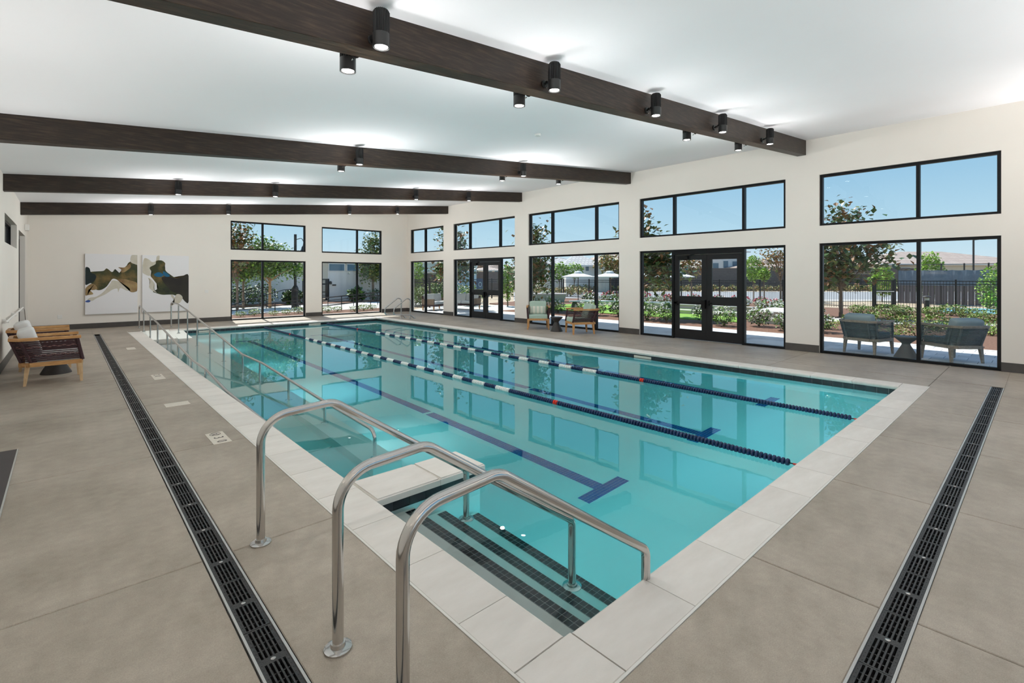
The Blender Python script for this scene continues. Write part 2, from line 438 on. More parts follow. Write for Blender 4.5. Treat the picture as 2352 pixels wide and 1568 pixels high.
ZH, ZS, ZT = 2.44, 2.83, 3.97
BAYS = [(0.54, 3.41), (4.10, 8.03), (8.74, 12.68), (13.40, 17.32), (18.07, 20.90)]
BACKS = [(4.70, 7.53), (8.21, 11.05)]
rh = [(a, b, 0.0, ZH) for a, b in BAYS]+[(a, b, ZS, ZT) for a, b in BAYS]
bh = [(a, b, 0.0, 2.35) for a, b in BACKS]+[(a, b, 2.74, 3.86) for a, b in BACKS]
lh = [(13.35, 16.5, 2.36, 2.92), (17.15, 19.75, 0.0, 2.86)]
walls_with_holes('wall_right', 'x', XR, XR+0.22, YF-0.2, YB, lambda x: zc(XR)+0.06, rh, 'off-white side wall with five tall glazed bays and clerestories')
walls_with_holes('wall_back', 'y', YB, YB+0.22, XL-0.2, XR+0.22, lambda x: zc(x)+0.04, bh, 'off-white end wall with two glazed bays and two paintings')
walls_with_holes('wall_left', 'x', XL-0.2, XL, YF-0.2, YB, lambda x: zc(XL)+0.02, lh, 'off-white low side wall with a high slot window')
FB = [(0.2, 2.9), (3.6, 6.4), (7.1, 9.9)]  # glazed bays added to the unseen wall to let in fill daylight
walls_with_holes('wall_front', 'y', YF-0.2, YF, XL, XR, lambda x: zc(x)+0.04, [(a, b, 0.0, 3.1) for a, b in FB], 'off-white wall behind the viewer')
# ceiling slab, sloping up to the right and carried on as a patio roof
mb = MB()
xa, xb = XL-0.35, 15.2
mb.hexa([(xa,YF-0.3,zc(xa)),(xb,YF-0.3,zc(xb)),(xb,YB+0.35,zc(xb)),(xa,YB+0.35,zc(xa)),
         (xa,YF-0.3,zc(xa)+.3),(xb,YF-0.3,zc(xb)+.3),(xb,YB+0.35,zc(xb)+.3),(xa,YB+0.35,zc(xa)+.3)])
tag(mb.build('ceiling', M['ceiling']), 'smooth white ceiling sloping up towards the tall windows', 'ceiling', kind='structure')

# baseboards
def baseb(name, rects, label):
    mb = MB()
    for x0, x1, y0, y1 in rects: mb.box(x0, x1, y0, y1, 0.0, 0.165)
    tag(mb.build(name, M['base']), label, 'baseboard', kind='structure')
ys = [YF]+[v for b in BAYS for v in b]+[YB]
baseb('baseboard_right', [(XR-.014, XR, ys[i], ys[i+1]) for i in range(0, len(ys), 2)], 'dark tile baseboard between the tall glazed bays')
xs = [XL]+[v for b in BACKS for v in b]+[XR-.014]
baseb('baseboard_back', [(xs[i], xs[i+1], YB-.014, YB) for i in range(0, len(xs), 2)], 'dark tile baseboard along the end wall')
baseb('baseboard_left', [(XL, XL+.014, YF, 17.15), (XL, XL+.014, 19.75, YB-.014)], 'dark tile baseboard along the low side wall')

# ------------------------------------------------------------------ windows
wn = [0]
def window(axis, c, a0, a1, z0, z1, mull, label, fw=0.055, door=None, pane_m='pane', head=None):
    """frame in the plane c; mullion centres in mull; door=(d0,d1) leaves that span to a door"""
    wn[0] += 1
    root = bpy.data.objects.new('window_%d' % wn[0], None); C.objects.link(root)
    root.location = (c, (a0+a1)/2, z0) if axis == 'x' else ((a0+a1)/2, c, z0)
    tag(root, label, 'window', kind='structure')
    am = (a0+a1)/2
    def B(p, q, u, v, d=0.05, name='frame', m='frame', off=0.0):
        mb = MB()
        if axis == 'x': mb.box(-d+off, d+off, p-am, q-am, u-z0, v-z0)
        else: mb.box(p-am, q-am, -d+off, d+off, u-z0, v-z0)
        return mb.build(name, M[m], root)
    h = head or fw
    B(a0, a1, z1-h, z1, name='head_frame'); B(a0, a0+fw, z0, z1-h, name='side_frame'); B(a1-fw, a1, z0, z1-h, name='side_frame')
    spans = [(a0+fw, a1-fw)]
    if door:
        spans = [(a0+fw, door[0]), (door[1], a1-fw)]
    for s0, s1 in spans: B(s0, s1, z0, z0+fw*0.9, name='sill_frame')
    for mu in mull: B(mu-fw*0.55, mu+fw*0.55, z0+fw*.9, z1-h, d=0.056, name='mullion')
    ed = [a0+fw]+[x for mu in mull for x in (mu-fw*0.55, mu+fw*0.55)]+[a1-fw]
    for i in range(0, len(ed), 2):
        p, q = ed[i], ed[i+1]
        if door and door[0]-.02 < (p+q)/2 < door[1]+.02: continue
        B(p, q, z0+fw*.9, z1-h, d=0.006, name='pane', m=pane_m)
    return root

GX = XR+0.10
clm = [[1.707], [5.08, 6.96], [9.66, 11.56], [14.32, 16.24], [19.66]]
lom = [[1.70], [5.08, 6.99], [9.68, 11.56], [14.27, 16.20], [19.66]]
names_r = ['nearest', 'second', 'middle', 'fourth', 'farthest']
doors_r = {1: (5.08, 6.99), 3: (14.27, 16.20)}
for i, (a, b) in enumerate(BAYS):
    window('x', GX, a, b, ZS, ZT, clm[i], 'black framed clerestory window over the %s glazed bay of the tall wall' % names_r[i])
    window('x', GX, a, b, 0.0, ZH, lom[i], 'black framed floor-length window in the %s bay of the tall wall' % names_r[i], door=doors_r.get(i))
bn = ['beside the paintings', 'near the far corner']
bm = [5.86, 9.86]
for i, (a, b) in enumerate(BACKS):
    window('y', YB+0.10, a, b, 2.74, 3.86, [bm[i]], 'black framed clerestory window in the end wall '+bn[i])
    window('y', YB+0.10, a, b, 0.0, 2.35, [bm[i]], 'black framed floor-length window in the end wall '+bn[i])
for i, (a, b) in enumerate(FB):
    window('y', YF-0.10, a, b, 0.0, 3.1, [(a+b)/2], 'added unseen black framed glazed bay behind the viewer, %s from the low wall' % names_r[i])
window('x', XL-0.15, 13.35, 16.5, 2.36, 2.92, [14.9], 'small dark slot window high in the low side wall', pane_m='pane_dark')

# doors
def door_pair(n, a0, a1, label):
    root = bpy.data.objects.new('door_%d' % n, None); C.objects.link(root)
    root.location = (GX, (a0+a1)/2, 0); tag(root, label, 'door', kind='structure')
    am = (a0+a1)/2; z1 = ZH-0.055
    fr = MB(); w = (a1-a0)/2
    for s in (-1, 1): fr.box(-0.06, 0.06, s*w-0.03 if s > 0 else -w-0.03, s*w+0.03 if s > 0 else -w+0.03, 0, z1)
    fr.box(-0.06, 0.06, -w+.03, w-.03, z1-0.09, z1); fr.build('door_frame', M['frame'], root)
    for s in (-1, 1):
        p, q = (0.004, w-0.034) if s > 0 else (-w+0.034, -0.004)
        mb = MB(); st = 0.135; lo, mid, hi = 0.27, 1.06, z1-0.095
        mb.box(-.024, .024, p, p+st, .01, hi); mb.box(-.024, .024, q-st, q, .01, hi)
        mb.box(-.024, .024, p+st, q-st, .01, lo); mb.box(-.024, .024, p+st, q-st, hi-0.14, hi)
        mb.box(-.024, .024, p+st, q-st, mid-0.11, mid+0.11)
        leaf = mb.build('door_leaf', M['door'], root)
        for zz in ((lo, mid-.11), (mid+.11, hi-.14)):
            g = MB(); g.box(-.005, .005, p+st, q-st, zz[0], zz[1]); g.build('pane', M['pane'], leaf)
        # hinges at the outer stile
        for hz in (0.25, 1.2, 2.05):
            h = MB(); h.tube([(-.034, (p if s < 0 else q), hz-.05), (-.034, (p if s < 0 else q), hz+.05)], .010, 8); h.build('hinge', M['black_metal'], leaf)
    # panic bar on the leaf at larger Y, lever handle beside the meeting stile, closer at the head
    pb = MB(); pb.box(-.085, -.055, 0.07, w-0.06, .955, 1.005); pb.box(-.10, -.024, 0.015, 0.12, .86, 1.08); pb.box(-.085, -.024, w-.13, w-.06, .93, 1.03)
    pb.build('panic_bar', M['black_metal'], root)
    hd = MB(); hd.box(-.05, -.024, -.075, -.035, .93, 1.07); hd.tube([(-.06, -.055, 1.0), (-.06, -.16, 1.0)], .012, 8)
    hd.build('door_handle', M['black_metal'], root)
    cl = MB(); cl.box(-.085, -.024, w-.45, w-.16, z1-.215, z1-.14); cl.bar((-.07, w-.30, z1-.13), (-.07, w-.62, z1-.09), .02, .015)
    cl.build('door_closer', M['black_metal'], root)
    return root
d1 = door_pair(1, 5.08, 6.99, 'black glazed double doors in the second bay of the tall wall')
d2 = door_pair(2, 14.27, 16.20, 'black glazed double doors in the fourth bay, with a blue notice')
nb = MB(); nb.box(0.012, 0.016, 0.20, 0.62, 1.19, 1.62); o = nb.build('notice', mat('blue_notice', (0.03, 0.07, 0.16), 0.5), d2)
nb = MB(); nb.lathe([(0.10, 0.0105), (0.10, 0.011)], 20, (0, 0, 0), axis='x'); nb.lathe([(0.075, 0.0095), (0.075, 0.010)], 20, (0, 0, 0), mi=1, axis='x')
nb.build('notice_emblem', [mat('notice_pale_blue', (0.35, 0.55, 0.65), 0.5), mat('notice_navy', (0.02, 0.05, 0.13), 0.5)], o, loc=(0, .37, 1.38))
# left door, seen edge-on
root = bpy.data.objects.new('door_3', None); C.objects.link(root); root.location = (XL-0.15, 18.45, 0)
tag(root, 'dark framed glass door set back in the low side wall', 'door', kind='structure')
mb = MB(); mb.box(-.04, .04, -1.3, -1.2, 0, 2.86); mb.box(-.04, .04, 1.2, 1.3, 0, 2.86); mb.box(-.04, .04, -1.2, 1.2, 2.76, 2.86); mb.box(-.04, .04, -.04, .04, 0, 2.76); mb.build('door_frame', M['frame'], root)
for s in (-1, 1):
    mb = MB(); mb.box(-.01, .01, .04 if s > 0 else -1.2, 1.2 if s > 0 else -.04, 0.0, 2.76); mb.build('pane', M['pane_dark'], root)

# ------------------------------------------------------------------ floor slabs
def slab_mesh(w, d):
    mb = MB(); mb.box(0, w, 0, d, -0.05, 0)
    me = mb.mesh('slab', M['concrete'])
    b = bmesh.new(); b.from_mesh(me)
    es = [e_ for e_ in b.edges if all(v.co.z > -0.001 for v in e_.verts)]
    bmesh.ops.bevel(b, geom=es, offset=0.004, segments=1, affect='EDGES'); b.to_mesh(me); b.free()
    return me
floor_mb = MB()
slab_list = []
G = 0.004
def region(x0, x1, y0, y1, xj=(), yj=()):
    floor_mb.box(x0, x1, y0, y1, -0.32, -0.006, 1 if x1 < 1.5 else 0)
    xs_ = [x0]+[x for x in xj if x0+.05 < x < x1-.05]+[x1]; ys_ = [y0]+[y for y in yj if y0+.05 < y < y1-.05]+[y1]
    for i in range(len(xs_)-1):
        for j in range(len(ys_)-1):
            a, b = xs_[i]+(G if i else 0), xs_[i+1]-(G if i < len(xs_)-2 else 0)
            c, d = ys_[j]+(G if j else 0), ys_[j+1]-(G if j < len(ys_)-2 else 0)
            slab_list.append((a, b, c, d))
LJ = [1.1+2.3*k for k in range(-2, 9)]; FJ = [3.085+1.68*k for k in range(-2, 6)]; RJ = [1.23+2.36*k for k in range(-1, 9)]
region(XL, 0.605, 0.575, YB, (), LJ)
region(0.765, 1.405, 0.575, 19.08, (), LJ)
region(1.405, 9.855, 0.575, 1.205, FJ)
region(XL, XR, YF, 0.425, FJ, (-1.2,))
region(XL, 0.605, 0.425, 0.575)
region(9.855, 10.575, 0.575, 19.08, (), RJ)
region(10.605, XR+0.05, 0.425, YB, (), RJ)
region(0.605, 10.575, 19.08, YB+.05, [2.1+1.68*k for k in range(6)])
region(0.605, 0.765, 18.9, 19.08)
floor = tag(floor_mb.build('floor', [M['joint'], M['joint_pale']]), 'tan concrete pool deck cut into large slabs', 'floor', kind='structure')
for a, b, c, d in slab_list:
    put('slab', slab_mesh(b-a, d-c), floor, (a, c, 0))
# white caulk line round the coping, dark slot line beyond the pool
mb = MB()
mb.box(1.405, 1.418, 1.205, 19.08, -.02, .002); mb.box(1.418, 9.843, 1.205, 1.218, -.02, .002); mb.box(9.843, 9.855, 1.205, 19.08, -.02, .0005)
tag(mb.build('trim_1', M['caulk']), 'pale caulk joint between coping and deck', 'joint', kind='structure')
mb = MB(); mb.box(10.575, 10.605, 0.575, 19.6, -.06, -.006)
tag(mb.build('trim_2', M['channel']), 'thin dark slot line in the deck under the tall windows', 'joint', kind='structure')

# ------------------------------------------------------------------ coping
cop = bpy.data.objects.new('trim_3', None); C.objects.link(cop)
tag(cop, 'pale cast stone coping round the pool with rounded nose', 'coping', kind='structure')
def cprof(w, t=0.058, r=0.024):
    p = [(0, -t), (0, -.003), (.003, 0), (w-r, 0)]
    for k in range(1, 6):
        a = PI/2*(1-k/6); p.append((w-r+r*math.cos(a), -r+r*math.sin(a)))
    p += [(w, -r), (w, -t+.01), (w-.008, -t)]
    return p
def stones(side, fixed, w, cuts, name='coping_stone'):
    for i in range(len(cuts)-1):
        a0, a1 = cuts[i]+.0022, cuts[i+1]-.0022
        mb = MB(); L_ = a1-a0
        if side == 'L': fn = lambda t, z, a: (t, a, z); loc = (fixed, a0, 0)
        if side == 'R': fn = lambda t, z, a: (-t, a, z); loc = (fixed, a0, 0)
        if side == 'F': fn = lambda t, z, a: (a, t, z); loc = (a0, fixed, 0)
        if side == 'B': fn = lambda t, z, a: (a, -t, z); loc = (a0, fixed, 0)
        mb.extr(cprof(w), fn, 0, L_)
        mb.build(name, M['coping'], cop, loc, smooth=40)
def steps(a, b, n): return [a+(b-a)*k/n for k in range(n+1)]
stones('L', 1.42, .33, [1.54, 1.94, 2.53, 3.14]+steps(3.75, 18.95, 25)[0:])
stones('F', 1.22, .32, [1.785]+[2.40+.61*k for k in range(12)]+[9.53])
mb = MB(); mb.box(0, .36, 0, .315, -.058, 0); o = mb.build('coping_stone', M['coping'], cop, (1.422, 1.222, 0)); bevelled(o.data, .003, 1)
mb = MB(); mb.box(0, .305, 0, .315, -.058, 0); o = mb.build('coping_stone', M['coping'], cop, (9.535, 1.222, 0)); bevelled(o.data, .003, 1)
stones('R', 9.84, .31, [1.54]+[2.15+.61*k for k in range(27)]+[18.75])
stones('B', 19.07, .32, steps(2.45, 9.83, 12))
# setting bed under the coping
mb = MB(); 
mb.box(1.42, PX0-.04, 1.54, 19.07, -.32, -.059); mb.box(1.42, 9.84, 1.22, PY0-.04, -.32, -.059) if False else None
mb.build('mortar_bed', M['joint'], cop)

# ------------------------------------------------------------------ pool shell
pool = thing('swimming_pool', 'long turquoise indoor lap pool with corner steps and an entry ramp', 'pool', (PX0, PY0, 0))
def PB(mb, name, m, parent=pool, smooth=None):
    mb.v = [(x-PX0, y-PY0, z) for x, y, z in mb.v]
    return mb.build(name, m, parent, smooth=smooth)
IX0, IX1, IY0, IY1, FZ = PX0-.025, PX1+.025, PY0-.025, PY1+.025, -1.0
mb = MB(); mb.box(IX0-.2, IX1+.2, IY0-.2, IY1+.2, FZ-.15, FZ); PB(mb, 'pool_floor', M['plaster'])
mb = MB(); mb.box(IX0-.25, IX0, IY0-.25, IY1+.25, FZ, -.06); PB(mb, 'side_wall', M['plaster'])
mb = MB(); mb.box(IX1, IX1+.25, IY0-.25, IY1+.25, FZ, -.06); PB(mb, 'side_wall', M['plaster'])
mb = MB(); mb.box(IX0, IX1, IY0-.25, IY0, FZ, -.06); PB(mb, 'end_wall', M['plaster'])
mb = MB(); mb.box(IX0, IX1, IY1, IY1+.25, FZ, -.06); PB(mb, 'end_wall', M['plaster'])
# waterline tiles, one strip of joined tiles per side
def tile_strip(sides, name='waterline_tile'):
    mb = MB()
    for (x0, y0, x1, y1, nx, ny) in sides:
        L_ = math.hypot(x1-x0, y1-y0); n = max(1, round(L_/.153)); ux, uy = (x1-x0)/L_, (y1-y0)/L_
        for k in range(n):
            a, b = k*L_/n+.002, (k+1)*L_/n-.002
            p = [(x0+ux*a, y0+uy*a), (x0+ux*b, y0+uy*b), (x0+ux*b+nx*.01, y0+uy*b+ny*.01), (x0+ux*a+nx*.01, y0+uy*a+ny*.01)]
            mb.hexa([(*q, -.232) for q in p]+[(*q, -.061) for q in p])
    return mb
o = PB(tile_strip([(IX1, IY0, IX1, IY1, -1, 0), (2.45, IY1, IX1, IY1, 0, -1), (IX0, 3.9, IX0, IY1, 1, 0), (IX0, IY0, IX1, IY0, 0, 1), (IX0, IY0, IX0, 3.43, 1, 0)]), 'waterline_tile', M['tile_black'])
o['kind'] = 'stuff'
# steps by the corner, behind the stub wall
SX0, SY1 = IX0, 3.44
TR = [(2.07, -.20), (2.37, -.46), (2.72, -.75)]
xprev = IX0
for xe, z in TR:
    mb = MB(); mb.box(xprev, xe, IY0, SY1, FZ, z); tr = PB(mb, 'step', M['plaster_light'])
    for r_ in range(2):
        for k in range(43):
            y = IY0+.03+k*.0435
            mb2 = MB(); mb2.box(0, .0395, 0, .0395, 0, .006)
            if k == 0 and r_ == 0 and xprev == IX0: tile_me = mb2.mesh('tile', M['tile_black'])
            t_ = put('tile', tile_me, tr, (xe-.088+r_*.0435-PX0, y-PY0, z-.002))
    mb = MB(); mb.box(xe-.092, xe-.001, IY0+.026, IY0+.03+43*.0435, z, z+.0022); mb.v = [(x-PX0, y-PY0, zz) for x, y, zz in mb.v]; mb.build('grout', M['grout'], tr)
    xprev = xe
# stub wall between steps and ramp, capped like the coping
mb = MB(); mb.box(IX0, 2.78, 3.47, 3.86, FZ, -.06); sw = PB(mb, 'stub_wall', M['plaster'])
tm = MB(); tm.box(0, .147, 0, .010, -.155, -.061); tm_me = tm.mesh('tile', M['tile_black'])
for k in range(7): put('tile', tm_me, sw, (1.752+.1495*k-PX0, 3.46-PY0, 0))
tm = MB(); tm.box(0, .010, 0, .125, -.155, -.061); tm_me2 = tm.mesh('tile', M['tile_black'])
for k in range(3): put('tile', tm_me2, sw, (2.78-PX0, 3.475+.128*k-PY0, 0))
for i, (a, b) in enumerate(((1.752, 2.33), (2.334, 2.815))):
    mb = MB(); mb.box(a, b, 3.44, 3.89, -.059, 0)
    mb.v = [(x-PX0, y-PY0, z) for x, y, z in mb.v]
    o = mb.build('cap_stone', M['coping'], sw); b_ = bmesh.new(); b_.from_mesh(o.data)
    es = [e_ for e_ in b_.edges if all(v.co.z > -.001 for v in e_.verts)]; bmesh.ops.bevel(b_, geom=es, offset=.012, segments=3, affect='EDGES'); b_.to_mesh(o.data); b_.free()
# entry ramp and its kerb
def prof_y(pr, x0, x1, bottom, name, m):
    poly = [(y, z) for y, z in pr]+[(pr[-1][0], bottom), (pr[0][0], bottom)]
    mb = MB(); mb.extr(poly, lambda t, z, a: (a, t, z), x0, x1); return PB(mb, name, m)
prof_y([(19.08, -.002), (18.6, -.03), (10.7, -.69), (9.4, -.69), (6.0, -.985)], IX0, 2.45, -1.02, 'ramp', M['plaster_light'])
prof_y([(19.08, -.001), (18.2, -.07), (16.7, -.16), (14.5, -.36), (10.8, -.52), (9.5, -.52), (6.6, -.66), (4.9, -.79)], 2.45, 2.80, -1.02, 'ramp_kerb', M['plaster_light'])
# lane markings: joined cobalt tiles
for lx in (4.09, 6.27, 8.47):
    mb = MB(); p = .0375; y = 3.14
    ylist = []
    while y < 16.2:
        if not (6.30 < y < 6.38): ylist.append(y)
        y += p
    for y in ylist:
        for k in range(4): mb.box(lx-.075+k*p+.002, lx-.075+(k+1)*p-.002, y+.002, y+p-.002, FZ-.004, FZ+.004)
    for j in range(4):
        for yb in (2.99, 16.2):
            for k in range(18): mb.box(lx-.3375+k*p+.002, lx-.3375+(k+1)*p-.002, yb+j*p+.002, yb+(j+1)*p-.002, FZ-.004, FZ+.004)
    o = PB(mb, 'lane_marking', M['tile_blue']); o['kind'] = 'stuff'
# depth marker tiles in the waterline band
def text_mesh(s, size, m, ext=0.0008):
    cu = bpy.data.curves.new('lettering', 'FONT'); cu.body = s; cu.size = size; cu.align_x = 'CENTER'; cu.align_y = 'CENTER'; cu.extrude = ext
    cu.resolution_u = 3
    ob = bpy.data.objects.new('lettering', cu); C.objects.link(ob); bpy.context.view_layer.update()
    me = bpy.data.meshes.new_from_object(ob.evaluated_get(bpy.context.evaluated_depsgraph_get()))
    bpy.data.objects.remove(ob); me.materials.clear(); me.materials.append(m); return me
txt = text_mesh('3 FT', .09, M['ink'])
for (x, y, ax) in ((3.45, IY1-.012, 'y'), (7.0, IY1-.012, 'y'), (IX1-.012, 13.9, 'x'), (IX1-.012, 6.1, 'x')):
    mb = MB()
    if ax == 'y': mb.box(x-.22, x+.22, y-.004, y, -.128, -.08)
    else: mb.box(x-.004, x, y-.22, y+.22, -.128, -.08)
    PB(mb, 'depth_marker', M['white_sign'])

# fill lights added under water, unseen in end wall and ramp kerb
def pool_fill_light(loc, rz_, w, lab, r=.12):
    t = thing('pool_fill_light', lab, 'added pool light', loc, rz_)
    MB().lathe([(r*.9, .002), (r*.9, .012), (r*.78, .016), (.0001, .016)], 24, axis='y').build('lens', M['plaster_light'], t, smooth=40)
    MB().lathe([(r, .0005), (r, .014), (r*.9, .018), (r*.9, .004)], 24, axis='y').build('bezel', M['steel'], t, smooth=40)
    l = bpy.data.lights.new('underwater_fill', 'AREA'); l.shape = 'DISK'; l.size = r*1.6; l.energy = w; l.color = (.92, .97, 1)
    lo = bpy.data.objects.new('underwater_fill', l); C.objects.link(lo); lo.parent = t; lo.location = (0, .03, 0); lo.rotation_euler = (PI/2, 0, 0)
for lx, w_ in ((3.6, 'first'), (5.4, 'second'), (7.2, 'third'), (8.8, 'fourth')):
    pool_fill_light((lx, IY0, -.62), 0, POOL_W, 'added round underwater fill light in the near end wall, %s from the steps' % w_)
for ly, w_, lz, pw_ in ((5.6, 'first', -.86, 1.7), (8.6, 'second', -.78, 1.3), (11.6, 'third', -.76, .9), (14.6, 'fourth', -.7, .55), (17.2, 'fifth', -.6, .3)):
    pool_fill_light((2.80, ly, lz), -PI/2, POOL_W*pw_, 'added small underwater fill light in the kerb of the ramp, %s from the steps' % w_, .07)
# water
mb = MB(); mb.box(IX0-.1, IX1+.1, IY0-.1, IY1+.1, FZ-.1, WZ)
wat = tag(mb.build('pool_water', M['water']), 'still clear turquoise water filling the pool', 'water')

# ------------------------------------------------------------------ handrails
def rail(name, label, path, rad, r, posts, group=None, m='steel', flange=.045, seg=8, ends_flange=True):
    base = path[0]
    t = thing(name, label, 'handrail', base, 0, group)
    L0 = Vector(base)
    pts = fillet([Vector(p)-L0 for p in path], rad, seg)
    MB().tube(pts, r, 14).build('rail', M[m], t, smooth=50)
    def fl(p, nm='base_flange'):
        p = Vector(p)-L0
        MB().lathe([(flange, .0), (flange, .008), (flange*.86, .012), (r*1.35, .014), (r*1.2, .03), (r*1.01, .03)], 24, p).build(nm, M[m], t, smooth=40)
    if ends_flange:
        for p in (path[0], path[-1]):
            if p[2] < .2: fl(p)
    for (p, top) in posts:
        q = Vector(p)-L0
        MB().tube([q, Vector((q.x, q.y, top-L0.z))], r*.86, 12).build('post', M[m], t, smooth=50); fl(p)
    return t
for i, (y0, y1, lab) in enumerate(((3.38, 3.2, 'polished steel step handrail nearest the stub wall'), (2.185, 2.07, 'middle polished steel handrail of the three over the pool steps'), (1.604, 1.526, 'polished steel step handrail closest to the pool corner'))):
    yy = lambda x: y0+(y1-y0)*(x-.92)/1.5
    foot = (2.42, y1, -.46)
    path = [(.92, y0, 0), (.92, yy(.92), .795), (1.37, yy(1.37), .835), (2.42, y1, .125), foot]
    if i == 2: path = [(.92, y0, 0), (.92, yy(.92), .82), (1.37, yy(1.37), .86), (2.42, y1, .16), foot]
    rail('handrail', lab, path, [.18, .14, .07], .0255, [], flange=.062, seg=10)
# ramp rails
def ramp_rail(lab, x, zs, posts, end):
    path = [(x, zs[0][0], 0)]+[(x, y, z) for y, z in zs]+[(x, end[0], end[1])]
    ps = []
    for y, zbase in posts:
        for k in range(len(zs)-1):
            (ya, za), (yb_, zb2) = zs[k], zs[k+1]
            if yb_ <= y <= ya: top = za+(zb2-za)*(ya-y)/(ya-yb_)
        ps.append(((x, y, zbase), top-.01))
    rail('ramp_handrail', lab, path, [.15]+[.5]*(len(zs)-2)+[.12], .021, ps, m='steel_thin', flange=.05, seg=5)
def kz(y):
    pr_ = [(19.08, 0), (18.2, -.07), (16.7, -.16), (14.5, -.36), (10.8, -.52), (9.5, -.52), (6.6, -.66), (4.9, -.79)]
    if y >= 19.08: return 0
    for k in range(len(pr_)-1):
        (a, za), (b, zb2) = pr_[k], pr_[k+1]
        if b <= y <= a: return za+(zb2-za)*(a-y)/(a-b)
def rz(y):
    pr_ = [(19.08, 0), (18.6, -.03), (10.7, -.69), (9.4, -.69), (6.0, -.985)]
    if y >= 19.08: return 0
    for k in range(len(pr_)-1):
        (a, za), (b, zb2) = pr_[k], pr_[k+1]
        if b <= y <= a: return za+(zb2-za)*(a-y)/(a-b)
ramp_rail('long steel handrail on the kerb between entry ramp and pool', 2.6,
          [(19.66, .845), (18.3, .835), (16.75, .73), (10.78, .151), (9.45, .152), (6.6, .0), (5.155, -.055)],
          [(y, kz(y)) for y in (18.22, 16.71, 15.3, 13.75, 12.34, 10.76, 9.6, 8.06, 6.61)], (5.155, kz(5.155)))
ramp_rail('long steel handrail on the ramp side next to the coping', 1.80,
          [(20.2, .76), (18.95, .66), (15.85, .47), (12.67, .221), (11.0, .093), (9.83, .091), (8.4, -.03), (6.485, -.075), (5.3, -.09)],
          [(y, rz(y)) for y in (18.95, 17.37, 15.85, 14.2, 12.67, 11.14, 9.87, 8.35, 6.7)], (5.3, -.99))
# grab rails at the far corner
for y, dx, lab in ((17.75, 0, 'looped steel grab rail at the far pool corner, the one nearer the end wall'), (17.25, .12, 'looped steel grab rail at the far pool corner, the one nearer the viewer')):
    pts = [(10.10+dx, y, 0), (10.12+dx, y, .76), (9.97+dx, y, .84), (9.40+dx, y, .45), (9.36+dx, y, .19), (10.12+dx, y, .145), (10.32+dx, y, 0)]
    rail('grab_rail', lab, pts, [.12, .12, .14, .12, .12], .024, [], m='steel_thin', flange=.05, seg=6)

# ------------------------------------------------------------------ lane ropes
disc = MB().lathe([(.012, -.017), (.030, -.016), (.038, -.010), (.039, .006), (.030, .014), (.012, .017)], 14, (0, 0, 0), axis='y')
dme = {k: MB.mesh(disc, 'float_disc', M[k], 40) for k in ('float_blue', 'float_white', 'float_red')}
for lx, lab in ((5.2, 'lane rope of navy and white float discs nearer the entry ramp'), (7.42, 'lane rope of navy and white float discs nearer the tall windows')):
    t = thing('lane_rope', lab, 'lane rope', (lx, 1.56, WZ))
    MB().tube([(0, -.05, .018), (0, 17.25, .018)], .006, 6).build('cable', M['black_metal'], t)
    hk = MB(); hk.tube([(0, -.03, .018), (0, .09, .018)], .010, 8); hk.build('tensioner', M['float_red'], t)
    n, cnt = 0, 0; far = MB(); y = .14
    def kindof(yy):
        Y_ = yy+1.56
        if 4.70 < Y_ < 4.79 or 15.9 < Y_ < 16.0: return 'float_red'
        if 5.75 < Y_ < 14.9: return 'float_white' if int((Y_-5.75)/.305) % 2 == 0 else 'float_blue'
        return 'float_blue'
    fm = {'float_blue': 0, 'float_white': 1, 'float_red': 2}
    while y < 17.05:
        k = kindof(y)
        if cnt < 298: put('float_disc', dme[k], t, (0, y, .018))
        else: far.lathe([(.030, -.016), (.039, -.008), (.039, .008), (.030, .016)], 8, (0, y, .018), mi=fm[k], axis='y')
        cnt += 1; y += .041
    o = far.build('float_disc_run', [M['float_blue'], M['float_white'], M['float_red']], t, smooth=40); o['kind'] = 'stuff'

# ------------------------------------------------------------------ trench drains
def grate_mesh():
    L_, W_ = .494, .120; mb = MB(); z0, z1 = -.022, -.003
    for s in (-1, 1): mb.box(s*W_/2-(.017 if s > 0 else 0), s*W_/2+(.017 if s < 0 else 0), -L_/2, L_/2, z0, z1)
    for yy_, w in ((-L_/2, .008), (L_/2-.008, .008), (-.022, .044)): mb.box(-W_/2+.017, W_/2-.017, yy_, yy_+w, z0, z1)
    sl = (W_-.034)/9
    for k in range(1, 9, 2):
        for a, b in ((-L_/2+.008, -.022), (.022, L_/2-.008)):
            mb.box(-W_/2+.017+k*sl+.001, -W_/2+.017+(k+1)*sl-.001, a, b, z0, z1)
    for q in (-.19, -.14, -.09, .09, .14, .19):
        mb.box(-W_/2+.017, W_/2-.017, q-.003, q+.003, z0, z1-.006)
    for s in (-1, 1):
        for k in range(16):
            q = -L_/2+.02+k*(L_-.04)/15
            mb.box(s*(W_/2-.0085)-.0022, s*(W_/2-.0085)+.0022, q-.0022, q+.0022, z1, z1+.0012)
    return mb.mesh('grate', M['iron'])
gme = grate_mesh()
bme = MB().lathe([(.011, -.002), (.011, .0008), (.006, .003), (0.0001, .0035)], 12).mesh('bolt', M['steel'], 40)
